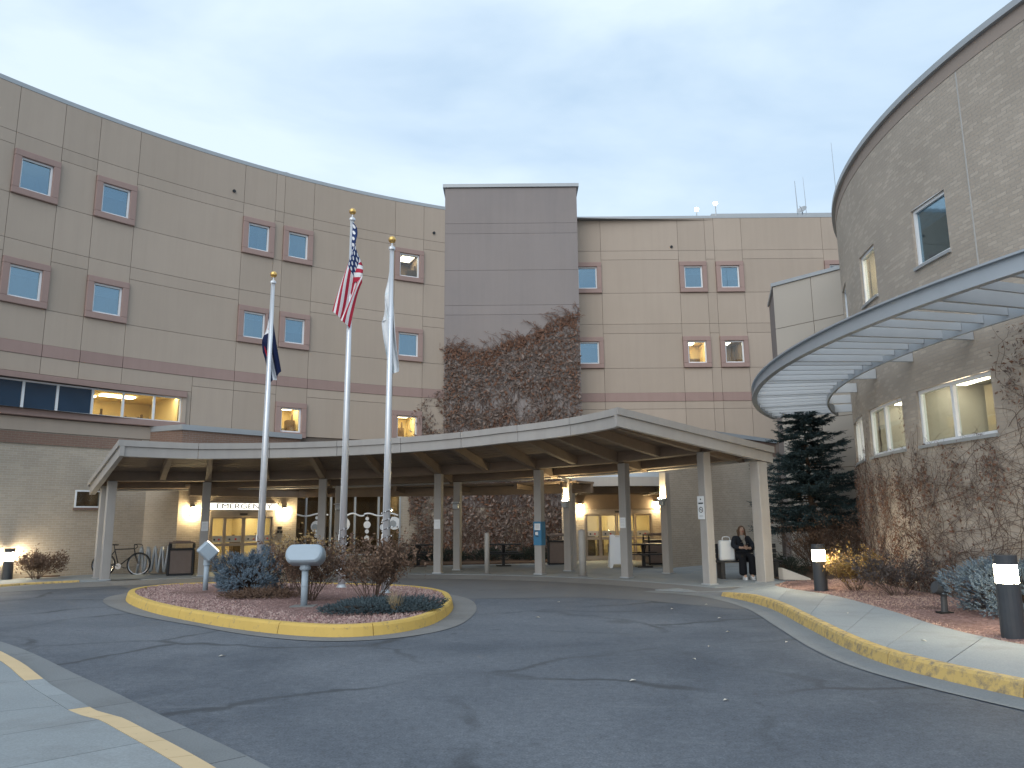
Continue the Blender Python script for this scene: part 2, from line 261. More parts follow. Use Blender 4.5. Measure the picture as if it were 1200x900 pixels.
# ------------------------------------------------------------------ mesh helpers
def wloc(o):
    v = Vector((0, 0, 0))
    while o is not None: v += o.location; o = o.parent
    return v
class MB:
    def __init__(s): s.v = []; s.f = []; s.uv = {}
    def add(s, vs, fs, uvs=None):
        n = len(s.v); s.v += [tuple(x) for x in vs]
        for i, f in enumerate(fs):
            if uvs: s.uv[len(s.f)] = uvs[i]
            s.f.append(tuple(n + k for k in f))
        return s
    def quad(s, a, b, c, d, uv=None): return s.add((a, b, c, d), ((0, 1, 2, 3),), [uv] if uv else None)
    def hexa(s, p, uv=None):      # p: 8 points, bottom ring then top ring
        return s.add(p, ((3, 2, 1, 0), (4, 5, 6, 7), (0, 1, 5, 4), (1, 2, 6, 5), (2, 3, 7, 6), (3, 0, 4, 7)))
    def box(s, c, d, ax=None):
        x, y, z = (Vector(a) for a in (ax or ((1, 0, 0), (0, 1, 0), (0, 0, 1)))); c = Vector(c); x, y, z = x * d[0] / 2, y * d[1] / 2, z * d[2] / 2
        return s.hexa([c - x - y - z, c + x - y - z, c + x + y - z, c - x + y - z, c - x - y + z, c + x - y + z, c + x + y + z, c - x + y + z])
    def bar(s, a, b, w, h, up=(0, 0, 1)):
        a, b = Vector(a), Vector(b); t = (b - a).normalized(); up = Vector(up); x = t.cross(up)
        if x.length < 1e-4: x = t.cross(Vector((1, 0, 0)))
        x.normalize(); z = x.cross(t)
        return s.box((a + b) / 2, (w, (b - a).length, h), (x, t, z))
    def tube(s, pts, rads, n=8, cap=True):
        pts = [Vector(p) for p in pts]; rads = rads if isinstance(rads, (list, tuple)) else [rads] * len(pts)
        vs, fs = [], []; ref = None
        for i, p in enumerate(pts):
            t = (pts[min(i + 1, len(pts) - 1)] - pts[max(i - 1, 0)])
            t = t.normalized() if t.length > 1e-9 else Vector((0, 0, 1))
            if ref is None: ref = Vector((1, 0, 0)) if abs(t.x) < 0.9 else Vector((0, 1, 0))
            x = (ref - t * ref.dot(t)).normalized(); ref = x; y = t.cross(x)
            for k in range(n):
                a = 2 * pi * k / n; vs.append(p + (x * cos(a) + y * sin(a)) * rads[i])
        for i in range(len(pts) - 1):
            for k in range(n): a = i * n + k; b = i * n + (k + 1) % n; fs.append((a, b, b + n, a + n))
        if cap: fs.append(tuple(range(n - 1, -1, -1))); fs.append(tuple(range((len(pts) - 1) * n, len(pts) * n)))
        return s.add(vs, fs)
    def lathe(s, c, prof, n=16):  # prof: (r, z) pairs from bottom to top
        c = Vector(c); return s.tube([c + Vector((0, 0, z)) for r, z in prof], [max(r, 1e-4) for r, z in prof], n) if len({z for r, z in prof}) == len(prof) else s._lathe(c, prof, n)
    def _lathe(s, c, prof, n):
        vs, fs = [], []
        for r, z in prof:
            for k in range(n): a = 2 * pi * k / n; vs.append(c + Vector((r * cos(a), r * sin(a), z)))
        for i in range(len(prof) - 1):
            for k in range(n): a = i * n + k; b = i * n + (k + 1) % n; fs.append((a, b, b + n, a + n))
        return s.add(vs, fs)
    def ball(s, c, r, n=12, m=8):
        if not isinstance(r, (tuple, list)): r = (r, r, r)
        vs, fs = [], []
        for i in range(m + 1):
            ph = -pi / 2 + pi * i / m
            for k in range(n):
                a = 2 * pi * k / n; vs.append((c[0] + r[0] * max(cos(ph), 1e-3) * cos(a), c[1] + r[1] * max(cos(ph), 1e-3) * sin(a), c[2] + r[2] * sin(ph)))
        for i in range(m):
            for k in range(n): a = i * n + k; b = i * n + (k + 1) % n; fs.append((a, b, b + n, a + n))
        return s.add(vs, fs)
    def prism(s, poly, z0, z1):
        n = len(poly); z0 = z0 if isinstance(z0, (list, tuple)) else [z0] * n; z1 = z1 if isinstance(z1, (list, tuple)) else [z1] * n
        vs = [(x, y, z) for (x, y), z in zip(poly, z0)] + [(x, y, z) for (x, y), z in zip(poly, z1)]
        return s.add(vs, [tuple(range(n - 1, -1, -1)), tuple(range(n, 2 * n))] + [(i, (i + 1) % n, (i + 1) % n + n, i + n) for i in range(n)])
    def build(s, name, mat, parent=None, smooth=False, fix=True, loc=None, local=False, bevel=0):
        me = bpy.data.meshes.new(name); off = Vector((0, 0, 0))
        if not local:
            if parent is not None: off = wloc(parent)
            elif loc is not None: off = Vector(loc)
        me.from_pydata([(x - off.x, y - off.y, z - off.z) for x, y, z in s.v], [], s.f)
        if s.uv:
            ul = me.uv_layers.new(name='uv').data; li = 0
            for i, p in enumerate(me.polygons):
                u = s.uv.get(i)
                for k, l in enumerate(p.loop_indices):
                    if u: ul[l].uv = u[k]
        if fix:
            bm = bmesh.new(); bm.from_mesh(me); bmesh.ops.recalc_face_normals(bm, faces=bm.faces)
            if bevel: bmesh.ops.bevel(bm, geom=list(bm.edges), offset=bevel, segments=1, affect='EDGES', clamp_overlap=True)
            bm.to_mesh(me); bm.free()
        if smooth: me.polygons.foreach_set('use_smooth', [True] * len(me.polygons))
        me.materials.append(MATS[mat]); o = bpy.data.objects.new(name, me); COL.objects.link(o)
        if parent is not None: o.parent = parent
        elif loc is not None: o.location = loc
        return o
def tag(o, label=None, cat=None, group=None, kind=None):
    if label: o['label'] = label
    if cat: o['category'] = cat
    if group: o['group'] = group
    if kind: o['kind'] = kind
    return o
def thing(name, loc, label, cat, group=None):
    o = bpy.data.objects.new(name, None); COL.objects.link(o); o.location = loc; o.empty_display_size = 0.2
    return tag(o, label, cat, group)
def link_copy(src, parent=None):
    c = src.copy(); COL.objects.link(c)
    if parent is not None: c.parent = parent
    return c
def copy_tree(src, loc, rz, label):
    r = link_copy(src); r.location = loc; r.rotation_euler = (0, 0, rz); r['label'] = label
    for ch in src.children:
        c = link_copy(ch, r)
        for g in ch.children: link_copy(g, c)
    return r
def catmull(pts, n=8, closed=False):
    out = []; P = [Vector(p) for p in pts]; m = len(P)
    for i in range(m if closed else m - 1):
        g = lambda k: P[k % m] if closed else P[min(max(k, 0), m - 1)]
        a, b, c, d = g(i - 1), g(i), g(i + 1), g(i + 2)
        for k in range(n):
            t = k / n; out.append(0.5 * (2 * b + (c - a) * t + (2 * a - 5 * b + 4 * c - d) * t * t + (3 * b - a - 3 * c + d) * t ** 3))
    if not closed: out.append(P[-1])
    return out
def offset_line(pts, d, closed=False):   # to the left of travel
    out = []; n = len(pts)
    for i, p in enumerate(pts):
        a = pts[(i - 1) % n] if closed or i > 0 else pts[i]; b = pts[(i + 1) % n] if closed or i < n - 1 else pts[i]
        t = (b - a); t.z = 0; t.normalize(); out.append(p + Vector((-t.y, t.x, 0)) * d)
    return out

# wall surfaces: P(u, d) gives the plan point at position u along the wall, d metres in front of it
class Arc:
    def __init__(s, c, r, sign): s.c = c; s.r = r; s.s = sign; s.step = 1.0
    def P(s, u, d): a = rad(u); r = s.r + s.s * d; return s.c[0] + r * cos(a), s.c[1] + r * sin(a)
    def m(s, metres): return math.degrees(metres / s.r)
    def L(s, u): return rad(u) * s.r
class Flat:
    def __init__(s, a, b):   # front side is to the right of travel a -> b
        s.a = Vector(a); s.t = (Vector(b) - s.a); s.len = s.t.length; s.t.normalize(); s.n = Vector((s.t.y, -s.t.x)); s.step = 1e9
    def P(s, u, d): p = s.a + s.t * u + s.n * d; return p.x, p.y
    def m(s, metres): return metres
    def L(s, u): return u
def cuts(u0, u1, step):
    n = max(1, int(math.ceil(abs(u1 - u0) / step - 1e-6))); return [u0 + (u1 - u0) * i / n for i in range(n + 1)]
def slab(mb, S, u0, u1, z0, z1, d0, d1):
    us = cuts(u0, u1, S.step); n = len(us); V = []
    for u in us:
        for d, z in ((d0, z0), (d1, z0), (d1, z1), (d0, z1)): x, y = S.P(u, d); V.append((x, y, z))
    F = []; U = []
    for i in range(n - 1):
        for k in range(4):
            F.append((i * 4 + k, i * 4 + (k + 1) % 4, (i + 1) * 4 + (k + 1) % 4, (i + 1) * 4 + k))
            q = [(d0, z0), (d1, z0), (d1, z1), (d0, z1)]
            zz = lambda j: q[j][1] + (q[j][0] if k in (0, 2) else 0)
            U.append([(S.L(us[i]), zz(k)), (S.L(us[i]), zz((k + 1) % 4)), (S.L(us[i + 1]), zz((k + 1) % 4)), (S.L(us[i + 1]), zz(k))])
    F += [(0, 1, 2, 3), ((n - 1) * 4 + 3, (n - 1) * 4 + 2, (n - 1) * 4 + 1, (n - 1) * 4)]
    for w in (0, 1): U.append([(S.L(us[0]) + d, z) for d, z in ((d0, z0), (d1, z0), (d1, z1), (d0, z1))])
    return mb.add(V, F, U)
def wall(mb, S, u0, u1, z0, z1, openings, d=0.0, reveal=0.25):
    us = sorted(set([u0, u1] + [x for o in openings for x in o[:2]])); full = []
    for a, b in zip(us, us[1:]): full += cuts(a, b, S.step)[:-1]
    full.append(us[-1]); zs = sorted(set([z0, z1] + [x for o in openings for x in o[2:4]]))
    pt = lambda u, z, dd: (*S.P(u, dd), z); uv = lambda u, z: (S.L(u), z)
    hole = lambda u, z: any(o[0] < u < o[1] and o[2] < z < o[3] for o in openings)
    for a, b in zip(full, full[1:]):
        for c, e in zip(zs, zs[1:]):
            if not hole((a + b) / 2, (c + e) / 2): mb.quad(pt(a, c, d), pt(b, c, d), pt(b, e, d), pt(a, e, d), (uv(a, c), uv(b, c), uv(b, e), uv(a, e)))
    for o in openings:
        a, b, c, e = o[:4]; q = d - reveal
        for (x0, y0), (x1, y1) in (((a, c), (b, c)), ((b, c), (b, e)), ((b, e), (a, e)), ((a, e), (a, c))):
            mb.quad(pt(x0, y0, d), pt(x1, y1, d), pt(x1, y1, q), pt(x0, y0, q), (uv(x0, y0), uv(x1, y1), (S.L(x1) + .2, y1 + .2), (S.L(x0) + .2, y0 + .2)))
    return mb
def ring(mb, S, u0, u1, z0, z1, w, d0, d1):
    k = S.m(w); slab(mb, S, u0, u1, z0, z0 + w, d0, d1); slab(mb, S, u0, u1, z1 - w, z1, d0, d1)
    slab(mb, S, u0, u0 + k, z0 + w, z1 - w, d0, d1); slab(mb, S, u1 - k, u1, z0 + w, z1 - w, d0, d1); return mb
def room(parent, S, u0, u1, z0, z1, depth, wallmat, lampmat, lamps, extra=0.15, furn=True, seed=0):
    """the lit room behind an opening: inside faces, ceiling lights, a few furnishings"""
    mb = MB(); e = S.m(extra); a, b = u0 - e, u1 + e; z0 -= 0.02; z1 += extra; q0, q1 = -0.27, -0.27 - depth
    pt = lambda u, z, d: (*S.P(u, d), z)
    mb.quad(pt(a, z0, q1), pt(b, z0, q1), pt(b, z1, q1), pt(a, z1, q1)); mb.quad(pt(a, z0, q0), pt(a, z0, q1), pt(a, z1, q1), pt(a, z1, q0))
    mb.quad(pt(b, z0, q0), pt(b, z0, q1), pt(b, z1, q1), pt(b, z1, q0)); mb.quad(pt(a, z0, q0), pt(b, z0, q0), pt(b, z0, q1), pt(a, z0, q1)); mb.quad(pt(a, z1, q0), pt(b, z1, q0), pt(b, z1, q1), pt(a, z1, q1))
    mb.build('room', wallmat, parent, fix=False)
    for (f, g, w, h) in lamps:
        lm = MB(); u = a + (b - a) * f; dd = q0 - depth * g; slab(lm, S, u - S.m(w / 2), u + S.m(w / 2), z1 - 0.05, z1 - 0.02, dd - h / 2, dd + h / 2); lm.build('ceiling_light', lampmat, parent)
    if furn:
        rr = random.Random(seed)
        for k in range(furn if furn > 1 else 2):
            fm = MB(); u = a + (b - a) * (0.15 + 0.7 * rr.random()); w = 0.2 + 0.35 * rr.random(); hh = (z1 - z0) * (0.25 + 0.3 * rr.random()); dd = q0 - depth * (0.35 + 0.5 * rr.random())
            slab(fm, S, u - S.m(w / 2), u + S.m(w / 2), z0, z0 + hh, dd - 0.15, dd + 0.15); slab(fm, S, u - S.m(w / 2 - .03), u - S.m(w / 2 - .08), z0 + hh, z0 + hh + .25, dd - 0.05, dd + 0.05)
            fm.build('furniture', 'furniture', parent)

# ------------------------------------------------------------------ ground
CC = Vector((-4.8, 13.31, 0))                       # centre of the turning loop and of the canopy arc
def pol(r, a, z=0.0): return Vector((CC.x + r * cos(rad(a)), CC.y + r * sin(rad(a)), z))
g = MB().quad((-400, -60, 0), (400, -60, 0), (400, 600, 0), (-400, 600, 0)).build('ground', 'asphalt', fix=False)
tag(g, 'blue grey asphalt drive with sealed cracks in front of the canopy', kind='structure')
PZ = 0.10                                            # height of the entrance plaza
# lighter old pavement of the drop-off lane between island and canopy
mb = MB(); ring0 = [(8.9, 8), (8.0, 22), (7.3, 30), (5.6, 40), (4.4, 52), (4.2, 64), (5.0, 78), (6.2, 90), (7.2, 104), (8.0, 118), (8.6, 126)]
for (r0, a0), (r1, a1) in zip(ring0, ring0[1:]):
    mb.quad(pol(r0, a0, .004), pol(10.3, a0, .004), pol(10.3, a1, .004), pol(r1, a1, .004))
tag(mb.build('drop_off_lane', 'old_pavement', fix=False), 'lighter worn paving of the drop-off lane between island and canopy', kind='structure')
# plaza: one bed with a ramped edge, paved with separate slabs
mb = MB()
AA = cuts(-12, 168, 4.0)
for a0, a1 in zip(AA, AA[1:]):
    mb.quad(pol(9.95, a0, .006), pol(10.45, a0, PZ - .012), pol(10.45, a1, PZ - .012), pol(9.95, a1, .006))
    mb.quad(pol(10.45, a0, PZ - .012), pol(34, a0, PZ - .012), pol(34, a1, PZ - .012), pol(10.45, a1, PZ - .012))
plaza = tag(mb.build('plaza', 'gutter_concrete', fix=False), 'concrete entrance plaza under and behind the canopy', kind='structure')
rows = [10.47, 11.9, 13.5, 15.2, 17.2, 19.5]
for r0, r1 in zip(rows, rows[1:]):
    st = 8.0 if r0 < 13 else 6.5
    for a0 in [26.5 + st * k for k in range(int(100 / st))]:
        a1 = a0 + st; q = [pol(r0 + .006, a0 + .03), pol(r1 - .006, a0 + .03), pol(r1 - .006, (a0 + a1) / 2), pol(r1 - .006, a1 - .03), pol(r0 + .006, a1 - .03), pol(r0 + .006, (a0 + a1) / 2)]
        MB().prism([(p.x, p.y) for p in q], PZ - .03, PZ).build('paving_slab', 'concrete', plaza)

def kerb_run(parent, line, w, hfun, mat, closed=False, seg=14, inward=1):
    """separate kerb stones swept along a line; the line is the foot of the road face, the stone lies to its left"""
    n = len(line); prof = [(0.0, 0.0), (0.03, 0.80), (0.055, 1.0), (w, 1.0), (w, -0.3)]; k = 0
    offs = [offset_line(line, inward * d, closed) for d, h in prof]; idx = list(range(n)) + ([0] if closed else [])
    while k < len(idx) - 1:
        e = min(k + seg, len(idx) - 1)
        if len(idx) - 1 - e < 3: e = len(idx) - 1
        V, F = [], []
        for j in range(k, e + 1):
            i = idx[j]; sh = 0.006 if j == k else (-0.006 if j == e else 0); t = (line[(i + 1) % n] - line[i - 1]) if 0 < i < n - 1 or closed else Vector((0, 0, 0))
            t = t.normalized() * sh if t.length else t
            for (d, hh), of in zip(prof, offs):
                h = hfun(i / max(1, n - 1)); V.append((of[i].x + t.x, of[i].y + t.y, (line[i].z + hh * h) if hh >= 0 else line[i].z - .02))
        m = len(prof)
        for j in range(e - k):
            for q in range(m): F.append((j * m + q, j * m + (q + 1) % m, (j + 1) * m + (q + 1) % m, (j + 1) * m + q))
        F += [tuple(range(m)), tuple(range((e - k) * m, (e - k + 1) * m))]
        MB().add(V, F).build('kerb_stone', mat(k / len(idx)) if callable(mat) else mat, parent, smooth=False); k = e
def strip(mb, la, lb, dz=0.0, closed=False):
    n = len(la)
    for i in range(n if closed else n - 1):
        j = (i + 1) % n; mb.quad(*[(p.x, p.y, p.z + dz) for p in (la[i], la[j], lb[j], lb[i])])
    return mb
# island
isl = catmull([(-8.25, 16.9, 0), (-6.75, 14.8, 0), (-4.9, 12.9, 0), (-3.5, 11.8, 0), (-2.45, 11.4, 0), (-1.68, 11.85, 0), (-1.25, 13.0, 0), (-1.15, 15.1, 0), (-1.5, 17.1, 0), (-2.5, 18.6, 0), (-4.3, 19.5, 0), (-6.7, 20.1, 0), (-8.4, 19.8, 0), (-8.85, 18.5, 0)], 6, True)
gut = strip(MB(), isl, [p + (q - p) * (.45 + .55 * min(1, max(0, abs(p.x + 4.9) / 3.6))) for p, q in zip(isl, offset_line(isl, -0.44, True))], 0.008, True).build('gutter', 'gutter_concrete', fix=False); tag(gut, 'concrete gutter ring with yellow kerb round the planted island', kind='structure')
kerb_run(gut, isl, 0.17, lambda t: 0.17, 'kerb_yellow', True, 9)
inn = offset_line(isl, 0.172, True); mb = MB(); c0 = Vector((-4.4, 15.9, 0.20))
for i in range(len(inn)):
    a, b = inn[i], inn[(i + 1) % len(inn)]; q = lambda p, f, z: (c0.x + (p.x - c0.x) * f, c0.y + (p.y - c0.y) * f, z)
    mb.quad(q(a, 1, .13), q(b, 1, .13), q(b, .6, .18), q(a, .6, .18)); mb.quad(q(a, .6, .18), q(b, .6, .18), q(b, .02, .2), q(a, .02, .2))
tag(mb.build('island_bed', 'soil_gravel', fix=False, smooth=True), 'reddish gravel bed of the island inside the yellow kerb', kind='structure')
def inside(poly, x, y):
    c = False; n = len(poly)
    for i in range(n):
        a, b = poly[i], poly[i - 1]
        if (a.y > y) != (b.y > y) and x < (b.x - a.x) * (y - a.y) / (b.y - a.y) + a.x: c = not c
    return c
def pebbles(name, poly, zf, n, s0, s1, mat, label):
    rr = random.Random(5); mb = MB(); xs = [p.x for p in poly]; ys = [p.y for p in poly]; k = 0; t = 0
    while k < n and t < n * 6:
        t += 1; x, y = rr.uniform(min(xs), max(xs)), rr.uniform(min(ys), max(ys))
        if not inside(poly, x, y): continue
        z = zf(x, y); s = rr.uniform(s0, s1); a = rr.uniform(0, 6.28); V = []
        for j in range(4): V.append((x + s * cos(a + j * pi / 2) * rr.uniform(.7, 1.2), y + s * sin(a + j * pi / 2) * rr.uniform(.7, 1.2), z - .01))
        V.append((x + rr.uniform(-.3, .3) * s, y + rr.uniform(-.3, .3) * s, z + s * rr.uniform(.5, .9))); mb.add(V, ((0, 1, 4), (1, 2, 4), (2, 3, 4), (3, 0, 4))); k += 1
    return tag(mb.build(name, mat, fix=False), label, 'gravel', kind='stuff')
zisl = lambda x, y: 0.16 + 0.03 * max(0, 1 - hypot(x + 4.4, y - 15.9) / 3)
pebbles('island_gravel', inn, zisl, 11000, .014, .032, 'pebble', 'loose reddish stones covering the planted island')

# right-hand kerb, gutter, sidewalk and planting bed
kr = catmull([(7.5, 3.6, 0), (5.9, 4.9, 0), (5.0, 6.3, 0), (4.45, 7.6, 0), (4.15, 8.8, 0), (4.16, 10.1, 0), (4.4, 12.1, 0), (4.68, 14.6, 0), (4.52, 16.6, 0), (4.0, 17.7, 0), (3.2, 18.4, 0)], 8)
hk = lambda t: 0.15 * min(1, max(0.02, (0.93 - t) / 0.18))
gr_ = strip(MB(), kr, offset_line(kr, 0.42), 0.008).build('gutter', 'pan_concrete', fix=False); tag(gr_, 'concrete gutter with worn yellow kerb along the right hand walk', kind='structure')
kerb_run(gr_, kr, 0.16, hk, lambda t: 'kerb_yellow_worn' if t < 0.8 else 'gutter_concrete', False, 11, -1)
kin = offset_line(kr, -0.162); ko = catmull([(9.5, 5.2, 0), (8.0, 6.6, 0), (6.6, 8.0, 0), (5.95, 9.2, 0), (5.82, 10.8, 0), (6.05, 12.8, 0), (6.2, 15.4, 0), (5.9, 17.0, 0), (5.9, 17.9, 0), (6.3, 18.6, 0), (6.6, 19.2, 0)], 8)
n = len(kin); zk = [hk(i / (n - 1)) for i in range(n)]
base_ = MB()
for i in range(n - 1):
    base_.quad((kin[i].x, kin[i].y, max(.01, zk[i] - .015)), (kin[i + 1].x, kin[i + 1].y, max(.01, zk[i + 1] - .015)), (ko[i + 1].x, ko[i + 1].y, .135), (ko[i].x, ko[i].y, .135))
walk = tag(base_.build('sidewalk', 'gutter_concrete', fix=False), 'concrete walk curving between yellow kerb and gravel bed', kind='structure')
k = 0
while k < n - 1:
    e = min(k + 7, n - 1); A = [kin[i] for i in range(k, e + 1)]; B = [ko[i] for i in range(k, e + 1)]; poly = [(p.x, p.y) for p in A] + [(p.x, p.y) for p in reversed(B)]
    zz = [max(.02, zk[i]) for i in range(k, e + 1)] + [.15] * len(B)
    t = (A[-1] - A[0]).normalized() * .006; m = len(A)
    poly[0] = (poly[0][0] + t.x, poly[0][1] + t.y); poly[-1] = (poly[-1][0] + t.x, poly[-1][1] + t.y); poly[m - 1] = (poly[m - 1][0] - t.x, poly[m - 1][1] - t.y); poly[m] = (poly[m][0] - t.x, poly[m][1] - t.y)
    MB().prism(poly, [z - .04 for z in zz], zz).build('paving_slab', 'concrete', walk); k = e
RC, RR = (21.89, 14.88), 13.92                       # round building
bedl = [ko[i] for i in range(8, n)]; mb = MB(); far_ = []
for p in bedl:
    a = atan2(p.y - RC[1], p.x - RC[0]); far_.append(Vector((RC[0] + (RR + .05) * cos(a), RC[1] + (RR + .05) * sin(a), 0)))
for i in range(len(bedl) - 1):
    a, b, c, d = bedl[i], bedl[i + 1], far_[i + 1], far_[i]; f = .5
    ma, mb_ = a.lerp(d, f), b.lerp(c, f)
    mb.quad((a.x, a.y, .135), (b.x, b.y, .135), (mb_.x, mb_.y, .19), (ma.x, ma.y, .19)); mb.quad((ma.x, ma.y, .19), (mb_.x, mb_.y, .19), (c.x, c.y, .2), (d.x, d.y, .2))
tag(mb.build('right_bed', 'soil_gravel', fix=False, smooth=True), 'gravel bed along the foot of the round brick building', kind='structure')
rp = [Vector((p.x, p.y, 0)) for p in bedl] + list(reversed(far_))
pebbles('bed_gravel', rp, lambda x, y: .14 + .06 * min(1, max(0, (1.85 - hypot(x - RC[0], y - RC[1]) + RR) / .95)), 10000, .011, .026, 'pebble_tan', 'loose tan and red stones between walk and round building')
# bed under the conifer
bp = [(6.75, 20.1), (7.4, 19.55), (8.9, 19.2), (10.6, 20.3), (11, 24), (8.9, 26.2), (7.6, 24.2), (6.9, 22.2)]
tag(MB().prism(bp, .05, .15).build('tree_bed', 'soil', bevel=.02), 'brown soil bed under the dark conifer', kind='structure')
tag(MB().prism([(-5.6, 27.6), (1.0, 29.0), (2.0, 31.2), (-3, 31.2), (-4.5, 30.4), (-6.4, 29.2)], .05, .16).build('hedge_bed', 'soil', bevel=.02), 'soil bed along the vine covered wall behind the tables', kind='structure')
tag(MB().prism([(-17, 18.7), (-15.7, 21.6), (-13.4, 23.2), (-13.6, 23.9), (-15.5, 22.5), (-17.5, 19.5)], .05, .17).build('wall_bed', 'soil', bevel=.02), 'narrow soil bed at the foot of the left brick wall', kind='structure')
# far left kerb and walk
kl = catmull([(-16.5, 13.5, 0), (-14.6, 17.2, 0), (-13.1, 20.2, 0), (-12.3, 21.2, 0), (-11.0, 22.0, 0), (-10.2, 22.6, 0)], 8); nl = len(kl)
hl = lambda t: 0.14 * min(1, max(.03, (0.97 - t) / .3))
gl_ = strip(MB(), kl, offset_line(kl, -0.4), .008).build('gutter', 'gutter_concrete', fix=False); tag(gl_, 'concrete gutter and kerb at the far left by the brick wall', kind='structure')
kerb_run(gl_, kl, .16, hl, lambda t: 'kerb_yellow_worn' if t < .62 else 'concrete', False, 9, 1)
kli = offset_line(kl, .162); mb = MB(); ends = [(-20, 15), (-18.2, 18.6), (-16.2, 21.4), (-14, 23.2), (-12.6, 24.2), (-11.4, 24.6)]; ke = catmull([(x, y, 0) for x, y in ends], 8)
for i in range(nl - 1): mb.quad((kli[i].x, kli[i].y, max(.11, hl(i / (nl - 1)) - .002)), (kli[i + 1].x, kli[i + 1].y, max(.11, hl((i + 1) / (nl - 1)) - .002)), (ke[i + 1].x, ke[i + 1].y, .138), (ke[i].x, ke[i].y, .138))
tag(mb.build('far_sidewalk', 'concrete', fix=False), 'concrete walk at the far left under the brick wall', kind='structure')
# near-left gutter, painted kerb with a cut, and concrete walk
nl_ = catmull([(-16, 16.6, 0), (-11.3, 14.2, 0), (-7.4, 11.4, 0), (-4.6, 8.6, 0), (-2.88, 6.78, 0), (-1.62, 5.45, 0), (-0.3, 3.9, 0), (1.2, 2.0, 0)], 10)
nn = len(nl_); gi = offset_line(nl_, -0.37); mb = MB(); k = 0
gn = tag(strip(MB(), nl_, gi, .006).build('gutter', 'stucco_joint', fix=False), 'pale concrete gutter pan in the left foreground', kind='structure')
while k < nn - 1:
    e = min(k + 6, nn - 1); A = nl_[k:e + 1]; B = gi[k:e + 1]; t = (A[-1] - A[0]).normalized() * .006; A = [p.copy() for p in A]; B = [p.copy() for p in B]
    for q, sgn in ((0, 1), (-1, -1)): A[q] += t * sgn; B[q] += t * sgn
    MB().prism([(p.x, p.y) for p in A] + [(p.x, p.y) for p in reversed(B)], .0, .014).build('gutter_slab', 'pan_concrete', gn); k = e
cut0, cut1 = 0.445, 0.525          # the kerb drops to the gutter between these
def hn(t):
    return 0.02 + 0.075 * min(1, max(0, (cut0 - t) / .05)) if t < (cut0 + cut1) / 2 else 0.02 + 0.075 * min(1, max(0, (t - cut1) / .05))
sw = MB(); k0 = offset_line(nl_, -0.372); k1 = offset_line(nl_, -0.54); k2 = offset_line(nl_, -6.5)
NW = tag(MB().prism([(p.x, p.y) for p in k1] + [(p.x, p.y) for p in reversed(offset_line(nl_, -9))], 0, .012).build('near_sidewalk', 'stucco_joint', fix=False), 'pale concrete walk in the left foreground', kind='structure')
for i0 in range(0, nn - 1, 3):
    i1 = min(i0 + 3, nn - 1); V, F = [], []
    for i in range(i0, i1 + 1):
        h = hn(i / (nn - 1)); sh = (nl_[min(i + 1, nn - 1)] - nl_[max(i - 1, 0)]).normalized() * (.004 if i == i0 else -.004 if i == i1 else 0)
        for (o_, z) in ((k0, 0.0), (k0, h * .85), (k1, h), (k1, 0.0)): V.append((o_[i].x + sh.x, o_[i].y + sh.y, z + (0 if z == 0 else .012)))
    for j in range(i1 - i0):
        for q in range(4): F.append((j * 4 + q, j * 4 + (q + 1) % 4, j * 4 + 4 + (q + 1) % 4, j * 4 + 4 + q))
    F += [(0, 1, 2, 3), ((i1 - i0) * 4, (i1 - i0) * 4 + 1, (i1 - i0) * 4 + 2, (i1 - i0) * 4 + 3)]
    tm = (i0 + i1) / 2 / (nn - 1); MB().add(V, F).build('kerb_stone', 'concrete' if cut0 - .01 < tm < cut1 + .01 else 'paint_cream', NW)
for i0 in range(0, nn - 1, 5):
    i1 = min(i0 + 5, nn - 1); ln = [offset_line(nl_, -.546)[i] for i in range(i0, i1 + 1)]
    for b0, b1 in ((0, 1.6), (1.61, 3.4), (3.41, 5.6)):
        f = lambda d: [offset_line(nl_, -.546 - d)[i] for i in range(i0, i1 + 1)]
        A, B = f(b0), f(b1); t = (A[-1] - A[0]).normalized() * .005
        for L2 in (A, B): L2[0] = L2[0] + t; L2[-1] = L2[-1] - t
        zA = [.012 + (hn(i / (nn - 1)) if b0 == 0 else .095) for i in range(i0, i1 + 1)]
        MB().prism([(p.x, p.y) for p in A] + [(p.x, p.y) for p in reversed(B)], .0, zA + [.107] * len(B)).build('paving_slab', 'concrete', NW)
# dry leaves on the drive
for x, y in ((2.1, 9.4), (2.5, 10.3), (3.1, 11.6), (1.2, 8.2), (3.4, 13.2), (2.9, 14.6), (0.4, 13.5), (3.6, 10.6), (-3.6, 9.9), (1.9, 7.3), (3.7, 15.3), (0.9, 16.0), (5.2, 12.4), (4.9, 9.6)):
    a = R_(0, 6.28); s = R_(.03, .055); z = .16 if x > 4.8 else .008; c, d = cos(a) * s, sin(a) * s
    lf = MB().add([(x - c, y - d, z), (x + d * .5, y - c * .5, z + .012), (x + c, y + d, z + .004), (x - d * .5, y + c * .5, z + .014)], ((0, 1, 2), (0, 2, 3))).build('fallen_leaf', 'pale_leaf', fix=False, loc=(x, y, z))
    tag(lf, 'small pale dry leaf lying on the paving', 'leaf', 'dry leaves scattered on the drive')

